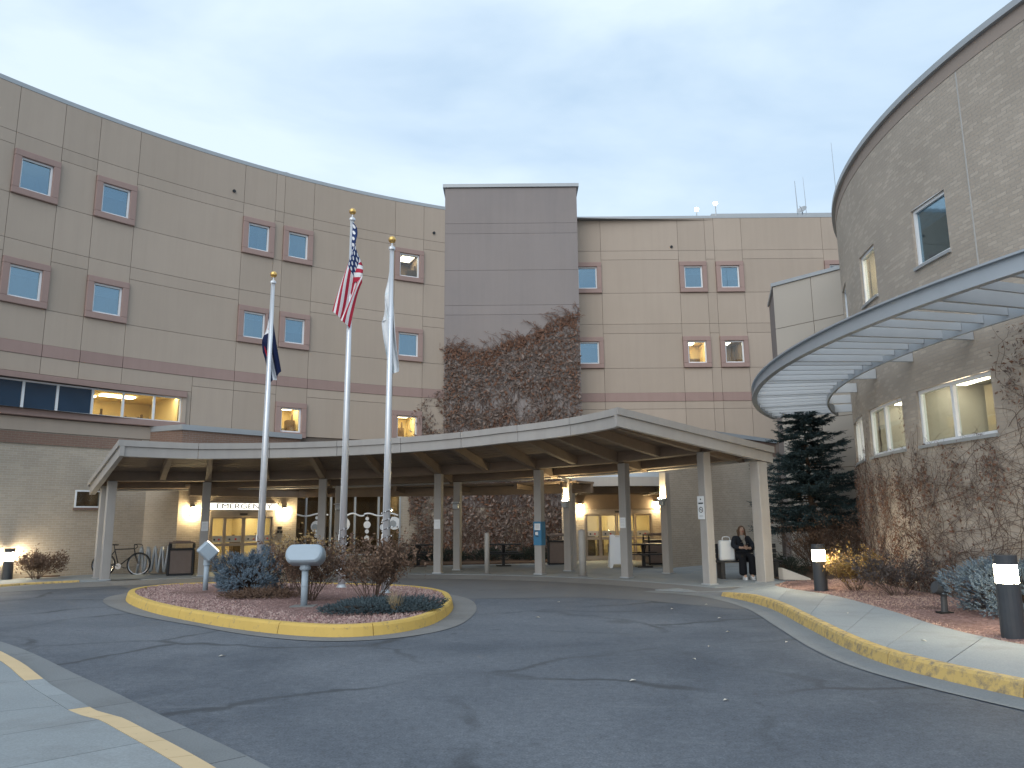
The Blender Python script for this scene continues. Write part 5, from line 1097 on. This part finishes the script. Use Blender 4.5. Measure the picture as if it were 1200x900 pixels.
# ------------------------------------------------------------------ street furniture
def trash_can(x, y, rz, label, w=.72, h=1.02):
    t = thing('trash_can', (x, y, PZ), label, 'trash can', 'brown panelled litter bins'); t.rotation_euler = (0, 0, rz); q = w / 2; L = lambda m, n, mt, **k: m.build(n, mt, t, local=True, **k)
    for sx in (-1, 1):
        for sy in (-1, 1): L(MB().box((sx * (q - .03), sy * (q - .03), h * .46), (.06, .06, h * .92)), 'corner_post', 'black_metal', bevel=.008)
    for sx, sy in ((0, -1), (0, 1), (1, 0), (-1, 0)): L(MB().box((sx * (q - .035), sy * (q - .035), h * .40), (w - .13 if sx == 0 else .03, w - .13 if sy == 0 else .03, h * .68)), 'panel', 'can_panel', bevel=.006)
    L(MB().box((0, 0, .04), (w - .08, w - .08, .05)), 'base', 'black_metal'); L(MB().box((0, 0, h * .775), (w, w, .05)), 'top_rim', 'black_metal', bevel=.01)
    for sx in (-1, 1): L(MB().tube(catmull([(sx * (q - .03), -q + .03, h * .8), (sx * (q - .03), -q + .04, h * .93), (sx * (q - .03), -q + .12, h * .97), (sx * (q - .03), q - .12, h * .97), (sx * (q - .03), q - .04, h * .93), (sx * (q - .03), q - .03, h * .8)], 4), .022, 6), 'hoop', 'black_metal')
    L(MB().prism([(-q, -q), (q, -q), (q, q), (-q, q)], h * .95, h).box((0, 0, h + .01), (w * .7, w * .7, .05)), 'lid', 'can_panel', bevel=.02); return t
trash_can(-10.2, 24.15, .35, 'brown and black litter bin left of the emergency doors', .74, 1.0); trash_can(1.62, 28.3, .0, 'brown and black litter bin left of the right entrance doors', .8, 1.05); trash_can(5.05, 27.75, .1, 'black framed litter bin right of the right entrance doors', .78, 1.05)
def picnic_table(x, y, rz, label):
    t = thing('picnic_table', (x, y, PZ), label, 'picnic table', 'dark pedestal picnic tables'); t.rotation_euler = (0, 0, rz); L = lambda m, n, mt, **k: m.build(n, mt, t, local=True, **k)
    L(MB().box((0, 0, .74), (1.2, .76, .04)), 'table_top', 'black_metal', bevel=.012); L(MB().box((0, 0, .37), (.10, .10, .70)), 'pedestal', 'black_metal'); L(MB().box((0, 0, .02), (.5, .5, .03)), 'foot_plate', 'black_metal')
    L(MB().bar((0, -.8, .40), (0, .8, .40), .07, .06), 'cross_arm', 'black_metal')
    for s in (-1, 1): L(MB().box((0, s * .78, .45), (1.2, .27, .035)), 'bench_seat', 'black_metal', bevel=.01); L(MB().bar((0, s * .3, .70), (0, s * .05, .45), .05, .05), 'brace', 'black_metal')
    return t
picnic_table(-.35, 27.4, .1, 'dark picnic table before the middle of the vine wall'); picnic_table(-3.35, 27.6, .35, 'dark picnic table before the right end of the lobby windows'); picnic_table(4.3, 26.0, .05, 'dark picnic table right of the white folding sign')
# folding sign
x, y = 3.44, 26.0; t = thing('folding_sign', (x, y, PZ), 'white plastic folding sign standing before the right entrance', 'sign')
for s in (-1, 1):
    a0 = Vector((x, y + s * .26, PZ)); a1 = Vector((x, y + s * .05, PZ + 1.08)); d = (a1 - a0).normalized(); sx = Vector((1, 0, 0)); n = sx.cross(d)
    pr = [(-.30, 0), (-.21, 0), (-.17, .12), (.17, .12), (.21, 0), (.30, 0), (.24, 1.08), (.11, 1.08), (.07, 1.0), (-.07, 1.0), (-.11, 1.08), (-.24, 1.08)]; V = [a0 + sx * p + d * q + n * k for k in (-.015, .015) for p, q in pr]
    MB().add(V, [tuple(range(12)), tuple(range(12, 24))] + [(k, (k + 1) % 12, (k + 1) % 12 + 12, k + 12) for k in range(12)]).build('panel', 'white_plastic', t)
    if s < 0:
        MB().box(a0 + d * .33 - n * .018, (.3, .006, .07), (sx, n, d)).build('print', 'ink', t); MB().box(a0 + d * .92 - n * .018, (.4, .006, .03), (sx, n, d)).build('print', 'steel_grey', t); MB().box(a0 + d * .78 - n * .018, (.44, .006, .02), (sx, n, d)).build('print', 'steel_grey', t)
MB().box((x, y, PZ + 1.02), (.3, .09, .04)).build('hinge', 'white_plastic', t)
# bicycle and rack
def bicycle(loc, rz, label):
    t = thing('bicycle', loc, label, 'bicycle'); t.rotation_euler = (0, 0, rz); L = lambda m, n, mt, par=None, **k: m.build(n, mt, par or t, local=True, **k); R0 = .335
    for cx_ in (-.5, .52):
        ring_ = [(cx_ + R0 * cos(2 * pi * k / 28), 0, R0 + R0 * sin(2 * pi * k / 28)) for k in range(29)]; w = L(MB().tube(ring_, .018, 6, False), 'wheel', 'rubber', smooth=True)
        L(MB().tube([(cx_ + (R0 - .03) * cos(2 * pi * k / 28), 0, R0 + (R0 - .03) * sin(2 * pi * k / 28)) for k in range(29)], .011, 5, False), 'rim', 'chrome', w); sp_ = MB()
        for k in range(14): a = 2 * pi * k / 14; sp_.tube([(cx_, .02 * (-1) ** k, R0), (cx_ + (R0 - .03) * cos(a), 0, R0 + (R0 - .03) * sin(a))], .0022, 3)
        L(sp_, 'spokes', 'chrome', w); L(MB().tube([(cx_, -.05, R0), (cx_, .05, R0)], .022, 8), 'hub', 'chrome', w)
    bb, seat, head, hb = (-.06, 0, .28), (-.21, 0, .78), (.36, 0, .80), (.39, 0, .66); f = MB()
    for a, b in ((bb, seat), (seat, head), (bb, hb), (head, hb)): f.tube([a, b], .017, 7)
    for s in (-.045, .045): f.tube([(-.5, s, R0), bb], .010, 6); f.tube([(-.5, s, R0), (-.2, s * .4, .74)], .009, 6); f.tube([(.52, s, R0), (.41, s, .58), (.39, 0, .66)], .012, 6)
    L(f, 'frame', 'black_metal'); L(MB().tube([seat, (-.24, 0, .93)], .013, 6), 'seat_post', 'black_metal'); L(MB().add([(-.38, -.07, .95), (-.38, .07, .95), (-.2, .03, .94), (-.09, 0, .93), (-.2, -.03, .94), (-.38, 0, .91), (-.12, 0, .90)], ((0, 1, 2, 3, 4), (0, 5, 1), (1, 5, 6, 2), (2, 6, 3), (3, 6, 4), (4, 6, 5, 0))), 'saddle', 'rubber')
    L(MB().tube([head, (.35, 0, .9), (.42, 0, .93)], .014, 6), 'stem', 'black_metal')
    for s in (-1, 1): L(MB().tube([(.42, 0, .93), (.42, s * .2, .93), (.50, s * .21, .92), (.53, s * .21, .86), (.46, s * .21, .80)], .012, 6), 'handlebar', 'rubber')
    L(MB().tube([(bb[0], -.05, bb[2]), (bb[0], -.045, bb[2])], .09, 16), 'chainring', 'chrome')
    for s in (-1, 1): L(MB().tube([(bb[0], s * .07, bb[2]), (bb[0] + s * .15, s * .07, bb[2] - s * .06)], .009, 5).box((bb[0] + s * .15, s * .11, bb[2] - s * .06), (.09, .07, .02)), 'crank', 'black_metal')
    return t
bicycle((-12.0, 24.05, PZ), .12, 'black road bicycle leaning at the wave rack by the left brick wall')
x, y = -11.15, 24.25; t = thing('bike_rack', (x, y, PZ), 'grey wave shaped bicycle rack left of the litter bin', 'bike rack'); pts = []; 
for k in range(49):
    u = k / 48; pts.append((x - .45 + u * .95, y + .25 * u, PZ + .46 + .40 * cos(u * 2 * pi * 5 + pi)))
pts = [(x - .45, y, PZ)] + pts[2:-2] + [(x + .5, y + .25, PZ)]
MB().tube(pts, .04, 8).build('wave_tube', 'steel_grey', t, smooth=True)
for u in (-.45, .5): MB().lathe((x + u, y + (.25 if u > 0 else 0), PZ), [(.08, 0), (.08, .015), (.03, .02)], 10).build('foot', 'steel_grey', t)
# bench with seated person
bx, by = 6.15, 20.75
t = thing('bench', (bx, by, PZ), 'dark slatted bench behind the right end posts of the canopy', 'bench')
for k in range(3): MB().box((bx, by - .18 + .15 * k, PZ + .44), (1.75, .13, .04)).build('seat_slat', 'black_metal', t, bevel=.006)
for k in range(3): MB().box((bx, by + .27 + .015 * k, PZ + .56 + .13 * k), (1.75, .035, .11)).build('back_slat', 'black_metal', t, bevel=.006)
for s in (-.7, .7): MB().box((bx + s, by - .02, PZ + .21), (.1, .45, .42)).build('leg', 'black_metal', t); MB().bar((bx + s, by + .24, PZ + .4), (bx + s, by + .33, PZ + .88), .07, .05).build('back_stay', 'black_metal', t)
plain('skin', (0.50, 0.33, 0.25), 0.6, 0.3, var=0.06, bmp=0); plain('hair', (0.13, 0.075, 0.045), 0.6, 0.3, var=0.25, scale=20, bmp=0.3); plain('coat', (0.022, 0.026, 0.034), 0.85, 0.2, var=0.25, scale=14, bmp=0.4, bscale=30); plain('skirt', (0.012, 0.013, 0.017), 0.85, 0.2, var=0.2, scale=9, bmp=0.3); plain('scarf', (0.30, 0.29, 0.27), 0.9, 0.1, var=0.3, scale=25, bmp=0.3)
def skinned(name, verts, edges, mat, parent, sub=2, loc=(0, 0, 0), extra=None):
    me = bpy.data.meshes.new(name); me.from_pydata([v[:3] for v in verts], edges, []); o = bpy.data.objects.new(name, me); COL.objects.link(o)
    o.modifiers.new('skin', 'SKIN'); o.modifiers.new('sub', 'SUBSURF').levels = sub
    sv = me.skin_vertices[0].data
    for i, v in enumerate(verts): r = v[3]; sv[i].radius = (r, v[4] if len(v) > 4 else r); sv[i].use_root = (i == 0)
    dg = bpy.context.evaluated_depsgraph_get(); dg.update(); m2 = bpy.data.meshes.new_from_object(o.evaluated_get(dg)); bpy.data.objects.remove(o); m2.materials.clear(); m2.materials.append(MATS[mat])
    m2.polygons.foreach_set('use_smooth', [True] * len(m2.polygons)); o = bpy.data.objects.new(name, m2); COL.objects.link(o); o.parent = parent; o.location = loc; return o
ps = thing('person', (6.02, 20.35, PZ), 'seated person with long brown hair in a dark coat and white shoes', 'person')
V = [(0, .34, .56, .12, .10), (0, .37, .76, .115, .09), (0, .36, .97, .13, .09), (0, .34, 1.09, .05), (0, .30, 1.16, .05), (0, .285, 1.24, .078, .09), (0, .285, 1.33, .07, .085),
     (-.17, .35, 1.03, .055), (-.25, .22, .84, .045), (-.10, .06, .79, .032), (-.05, .0, .80, .034), (.17, .35, 1.03, .055), (.25, .24, .83, .045), (.12, .05, .77, .032), (.06, .0, .79, .034),
     (-.09, .30, .54, .085), (-.11, -.10, .55, .062), (-.10, -.12, .12, .042), (-.10, -.22, .05, .04), (.09, .30, .54, .085), (.11, -.08, .55, .062), (.10, -.10, .12, .042), (.10, -.20, .05, .04)]
Ed = [(0, 1), (1, 2), (2, 3), (3, 4), (4, 5), (5, 6), (2, 7), (7, 8), (8, 9), (9, 10), (2, 11), (11, 12), (12, 13), (13, 14), (0, 15), (15, 16), (16, 17), (17, 18), (0, 19), (19, 20), (20, 21), (21, 22)]
body = skinned('body', V, Ed, 'skin', ps)
fm = MB()                      # fingers, nose, ears joined to the same body mesh
for s in (-1, 1):
    hx, hy, hz = s * .055, -.0, .80
    for k in range(4):
        o_ = Vector((hx - s * .012 + s * (k - 1.5) * .004, hy - .025, hz + .028 - .018 * k)); L_ = (.06, .068, .064, .05)[k]
        fm.tube([o_ + Vector((0, .03, 0)), o_ + Vector((-s * .012, -L_ * .5, .004)), o_ + Vector((-s * .035, -L_ * .75, -.008)), o_ + Vector((-s * .05, -L_ * .7, -.02))], [.010, .009, .008, .006], 6)
    o_ = Vector((hx + s * -.01, hy + .0, hz + .035)); fm.tube([o_, o_ + Vector((-s * .02, -.02, .025)), o_ + Vector((-s * .03, -.045, .03))], [.011, .010, .007], 6)
    fm.ball((s * .078, .295, 1.265), (.012, .022, .03), 8, 6)
fm.tube([(0, .20, 1.285), (0, .178, 1.25), (0, .192, 1.238)], [.010, .017, .012], 6)
bm = bmesh.new(); bm.from_mesh(body.data); t2 = bpy.data.meshes.new('t'); t2.from_pydata(fm.v, [], fm.f); bm.from_mesh(t2); bm.to_mesh(body.data); bm.free()
for s in (-1, 1): MB().ball((s * .03, .205, 1.285), (.011, .006, .007), 8, 5).build('eye', 'ink', ps, local=True)
MB().ball((0, .198, 1.205), (.022, .006, .006), 8, 5).build('mouth', 'red_paint', ps, local=True)
C2 = [(0, .34, .58, .16, .13), (0, .38, .76, .15, .12), (0, .37, .98, .17, .115), (0, .35, 1.08, .085), (-.18, .36, 1.02, .085), (-.27, .22, .83, .072), (-.13, .08, .79, .055), (.18, .36, 1.02, .085), (.27, .24, .82, .072), (.15, .07, .77, .055), (0, .22, .62, .17, .10)]
skinned('coat', C2, [(0, 1), (1, 2), (2, 3), (2, 4), (4, 5), (5, 6), (2, 7), (7, 8), (8, 9), (0, 10)], 'coat', ps)
skinned('skirt', [(0, .32, .57, .17, .11), (-.10, .10, .57, .11), (-.13, -.10, .54, .105), (-.13, -.10, .34, .105), (-.13, -.10, .09, .115), (.10, .10, .57, .11), (.13, -.08, .54, .105), (.13, -.08, .34, .105), (.13, -.08, .09, .115)], [(0, 1), (1, 2), (2, 3), (3, 4), (0, 5), (5, 6), (6, 7), (7, 8)], 'skirt', ps)
skinned('hair', [(0, .315, 1.30, .092, .095), (0, .34, 1.24, .095, .07), (0, .385, 1.10, .10, .05), (.02, .41, .95, .085, .035), (0, .28, 1.36, .072, .08), (-.075, .29, 1.22, .03), (-.085, .30, 1.08, .03), (.075, .29, 1.22, .03), (.09, .29, 1.06, .03)], [(0, 1), (1, 2), (2, 3), (0, 4), (0, 5), (5, 6), (0, 7), (7, 8)], 'hair', ps)
skinned('scarf', [(-.07, .26, 1.10, .035), (0, .235, 1.06, .04), (.07, .26, 1.10, .035), (-.03, .21, .92, .035), (.05, .21, .86, .04)], [(0, 1), (1, 2), (1, 3), (1, 4)], 'scarf', ps)
for s in (-1, 1): MB().add([(s * .10 + a * .042, -.05 - b * .22, z) for z in (0, .055) for a, b in ((-1, 0), (1, 0), (1.05, .7), (.5, 1), (-.5, 1), (-1.05, .7))] + [(s * .10 + a * .036, -.06 - b * .11, .10) for a, b in ((-1, 0), (1, 0), (1, 1), (-1, 1))], [(5, 4, 3, 2, 1, 0), (0, 1, 7, 6), (1, 2, 8, 7), (2, 3, 9, 8), (3, 4, 10, 9), (4, 5, 11, 10), (5, 0, 6, 11), (6, 7, 13, 12), (7, 8, 14, 13), (8, 9, 10, 11, 15, 14), (11, 6, 12, 15), (12, 13, 14, 15)]).build('shoe', 'white_plastic', ps, local=True, smooth=False)
t = thing('tote_bag', (5.62, 20.75, PZ + .46), 'pale blue white carrier bag standing on the bench left of the person', 'bag'); MB().prism([(5.43, 20.66), (5.83, 20.66), (5.83, 20.86), (5.43, 20.86)], PZ + .461, PZ + .98).build('sack', 'white_plastic', t, bevel=.03); MB().tube(catmull([(5.53, 20.76, PZ + .96), (5.55, 20.76, PZ + 1.06), (5.71, 20.76, PZ + 1.06), (5.73, 20.76, PZ + .96)], 5), .012, 6).build('handle', 'white_plastic', t)
t = thing('tote_bag', (6.38, 20.55, PZ + .46), 'small grey printed bag on the bench at the right of the person', 'bag'); MB().prism([(6.27, 20.46), (6.52, 20.46), (6.5, 20.64), (6.29, 20.64)], PZ + .461, PZ + .74).build('sack', 'steel_grey', t, bevel=.03); MB().tube(catmull([(6.33, 20.55, PZ + .72), (6.35, 20.55, PZ + .84), (6.45, 20.55, PZ + .84), (6.47, 20.55, PZ + .72)], 5), .01, 6).build('handle', 'ink', t)
tag(MB().add([(6.55, 19.55, .15), (6.62, 19.42, .15), (7.2, 19.15, .15), (7.13, 19.28, .15), (6.55, 19.55, .44), (6.62, 19.42, .44), (7.2, 19.15, .2), (7.13, 19.28, .2)], ((3, 2, 1, 0), (4, 5, 6, 7), (0, 1, 5, 4), (1, 2, 6, 5), (2, 3, 7, 6), (3, 0, 4, 7))).build('splash_board', 'pipe_paint', loc=(6.9, 19.35, .15), bevel=.01), 'sloping grey board at the foot of the right corner post', 'board')
# notices on the posts
def on_post(x, y, w, z0, z1, wd, mat, name, label, cat='sign', face=0):
    a = atan2(y - CC.y, x - CC.x); n = Vector((-cos(a), -sin(a), 0)); sx = Vector((-n.y, n.x, 0)); c = Vector((x, y, (z0 + z1) / 2)) + n * (w / 2 + .006)
    t = thing(name, tuple(c), label, cat); MB().box(c, (wd, .008, z1 - z0), (sx, n, (0, 0, 1))).build('plate', mat, t); return t, c + n * .0055, sx, n
def lines(t, c, sx, n, w, zs, h=.012, mat='ink'):
    for z in zs: MB().box(c + Vector((0, 0, z)), (w, .003, h), (sx, n, (0, 0, 1))).build('print_line', mat, t)
for (x, y), lab in ((posts_f[1], 'white paper notice on the post left of the emergency doors'), (posts_f[3], 'white paper notice on the post before the vine wall'), (posts_f[5], 'white paper notice on the post before the right entrance')):
    t, c, sx, n = on_post(x, y, .235, 1.42, 1.70, .19, 'paper', 'paper_notice', lab); lines(t, c, sx, n, .13, [.08, .04, 0, -.04, -.08], .008, 'steel_grey'); t['group'] = 'paper notices on the canopy posts'
x, y = posts_f[4]; a = atan2(y - CC.y, x - CC.x); n = Vector((-cos(a), -sin(a), 0)); sx = Vector((-n.y, n.x, 0)); t = thing('blue_post_sign', (x, y, .95), 'blue sleeve sign with white panel on the canopy post', 'sign')
for d_, wd in ((n, .25), (sx, .25), (-sx, .25)): MB().box(Vector((x, y, 1.27)) + d_ * .126, (wd if d_ == n else .25, .012, .68), ((sx if d_ == n else n), d_, (0, 0, 1))).build('sleeve', 'sign_blue', t)
c = Vector((x, y, 1.27)) + n * .1335; MB().box(c + Vector((0, 0, .19)), (.19, .003, .19), (sx, n, (0, 0, 1))).build('white_panel', 'paper', t); lines(t, c + Vector((0, 0, .19)) + n * .002, sx, n, .12, [.05, .02, -.01, -.04], .01, 'steel_grey'); MB().box(c + Vector((0, 0, .0)) - sx * .03, (.10, .003, .09), (sx, n, (0, 0, 1))).build('emblem', 'paper', t)
MB().tube([c + n * .004 + sx * (.085 * cos(q)) * -1 + Vector((0, 0, .085 * sin(q))) for q in [-2.0 + 4.0 * k / 14 for k in range(15)]], .010, 5).build('emblem_arc', 'ink', t)
x, y = posts_f[6]; t, c, sx, n = on_post(x - .03, y, .235, 1.63, 2.18, .22, 'white_plastic', 'no_smoking_sign', 'white no smoking sign on the canopy post before the bench')
c = c + Vector((0, 0, 0)); MB().tube([c + sx * (.062 * cos(q)) + Vector((0, 0, .062 * sin(q) - .05)) for q in [6.2832 * k / 24 for k in range(25)]], .009, 5, False).build('ring_mark', 'ink', t); MB().bar(c + sx * .045 + Vector((0, 0, -.095)), c - sx * .045 + Vector((0, 0, -.005)), .014, .006).build('slash', 'ink', t); MB().bar(c + sx * .04 + Vector((0, 0, -.05)), c - sx * .04 + Vector((0, 0, -.05)), .006, .012).build('cigarette', 'ink', t)
MB().box(c + Vector((0, 0, .105)), (.16, .003, .035), (sx, n, (0, 0, 1))).build('print_bar', 'ink', t); MB().box(c + Vector((0, 0, .20)), (.035, .003, .035), (sx, n, (0, 0, 1))).build('symbol', 'ink', t); lines(t, c + Vector((0, 0, -.19)), sx, n, .13, [0, -.025], .01, 'steel_grey')

# ------------------------------------------------------------------ paper ornaments inside the lobby windows
def disc(mb, u, z, r, n=14):
    p = Vector((*LW.P(u, .002), z)); e = (Vector((*LW.P(u - .1, .002), z)) - p).normalized(); nr = e.cross(Vector((0, 0, 1)))
    V = [p + e * r * cos(6.2832 * k / n) + Vector((0, 0, r * sin(6.2832 * k / n))) + nr * dd for dd in (0, .006) for k in range(n)]; mb.add(V, [tuple(range(n)), tuple(range(n, 2 * n))] + [(k, (k + 1) % n, (k + 1) % n + n, k + n) for k in range(n)]); return mb
orn = [(125.3, [(1.72, .09), (1.52, .11), (1.3, .05)], 'string of small blue paper discs at the left lobby pane'), (123.3, [(1.5, .22), (1.18, .08), (1.82, .06)], 'large round snowflake disc in the second lobby pane'), (121.35, [(1.58, .27), (1.15, .1)], 'large round lettered disc left of the tallest flagpole'), (119.55, [(1.78, .07), (1.55, .14), (1.3, .08), (1.05, .1)], 'string of four white discs in the lobby window'), (118.35, [(1.72, .04), (1.45, .12), (1.15, .05), (.95, .09)], 'string of drop shaped discs in the lobby window'), (117.45, [(1.6, .25)], 'large plain white disc in the right lobby pane')]
for u, L_, lab in orn:
    q = LW.P(u, .01); t = thing('paper_ornament', (q[0], q[1], 1.0), lab, 'ornament', 'paper ornaments in the lobby windows'); m = MB()
    for z, r in L_: disc(MB(), u, z, r).build('disc', 'paper', t)
    MB().tube([(*LW.P(u, .006), L_[-1][0]), (*LW.P(u, .006), 2.0)], .004, 3).build('thread', 'paper', t)
    for z, r in L_:
        if r > .2: k = MB(); disc(k, u + .12, z - .02, r * .55, 9); kk = k.build('picture', 'steel_grey', t); kk.location = kk.location - Vector((*(Vector(LW.P(u, 0)) - Vector(LW.P(u, .01))), 0)) * .9
for u0, u1 in ((125.7, 122.5), (121.8, 119.8), (119.8, 117.2)):
    q = LW.P((u0 + u1) / 2, .01); t = thing('paper_garland', (q[0], q[1], 1.9), {125.7: 'white paper garland across the left lobby panes', 121.8: 'white paper garland arching behind the tallest flagpole', 119.8: 'white paper garland across the right lobby panes'}[u0], 'garland', 'garlands in the lobby windows')
    MB().tube([(*LW.P(u0 + (u1 - u0) * k / 12, .03), 1.93 + .05 * sin(k * .8 + u0)) for k in range(13)], .03, 6).build('band', 'paper', t)

# ------------------------------------------------------------------ roof fittings
for x, y, z0, z1, r, lab in ((13.25, 33.5, 14.8, 17.1, .03, 'thick short antenna rod on the right roof'), (13.65, 33.5, 14.8, 17.3, .018, 'thin antenna rod beside the thick one'), (11.55, 25.6, 9.5, 14.9, .018, 'tall thin antenna rod beside the round roof')):
    t = thing('antenna', (x, y, z0), lab, 'antenna', 'antenna rods on the roofs'); MB().tube([(x, y, z0), (x, y, (z0 + z1) / 2), (x - .03, y, z1)], [r, r * .8, r * .4], 6).build('rod', 'steel_grey', t); MB().lathe((x, y, z0), [(.12, 0), (.1, .1), (r, .16)], 8).build('foot', 'steel_grey', t)
x, y, z = 13.35, 33.2, 14.9; t = thing('satellite_dish', (x, y, z), 'small satellite dish on the edge of the right roof', 'satellite dish'); d = Vector((-.5, -.5, .5)).normalized(); a = d.orthogonal().normalized(); b = d.cross(a); V = [Vector((x, y, z + .62))]
for rr_, dd in ((.12, .02), (.24, .07)): V += [Vector((x, y, z + .62)) + (a * cos(k * pi / 6) + b * sin(k * pi / 6)) * rr_ + d * dd for k in range(12)]
MB().add(V, [(0, 1 + k, 1 + (k + 1) % 12) for k in range(12)] + [(1 + k, 13 + k, 13 + (k + 1) % 12, 1 + (k + 1) % 12) for k in range(12)]).build('dish', 'coping', t, fix=False); MB().tube([(x, y, z), (x, y, z + .6)], .03, 6).build('mast', 'steel_grey', t); MB().tube([(x, y, z + .6), Vector((x, y, z + .6)) + d * .3], .015, 5).build('feed_arm', 'steel_grey', t)
for x, y, z0, z, lab in ((8.72, 34, 14.8, 15.95, 'glowing roof lamp left of the penthouse'), (9.62, 34, 14.8, 16.25, 'glowing roof lamp at the corner of the penthouse')):
    t = thing('roof_lamp', (x, y, z0), lab, 'lamp', 'glowing lamps on the right roof'); MB().tube([(x, y, z0), (x, y, z - .1)], .025, 6).build('mast', 'steel_grey', t); MB().ball((x, y, z), (.10, .10, .08), 12, 8).build('globe', 'lamp_roof', t, smooth=True)
for u, lab in ((138.6, 'low pale roof vent at the left on the curved parapet'), (126.3, 'low pale roof vent near the middle of the curved parapet')):
    q = LW.P(u, -.6); t = thing('roof_vent', (q[0], q[1], 14.8), lab, 'roof vent'); MB().lathe((q[0], q[1], 14.8), [(.2, 0), (.2, .32), (.3, .34), (.22, .46), (.05, .5)], 12).build('hood', 'coping', t)
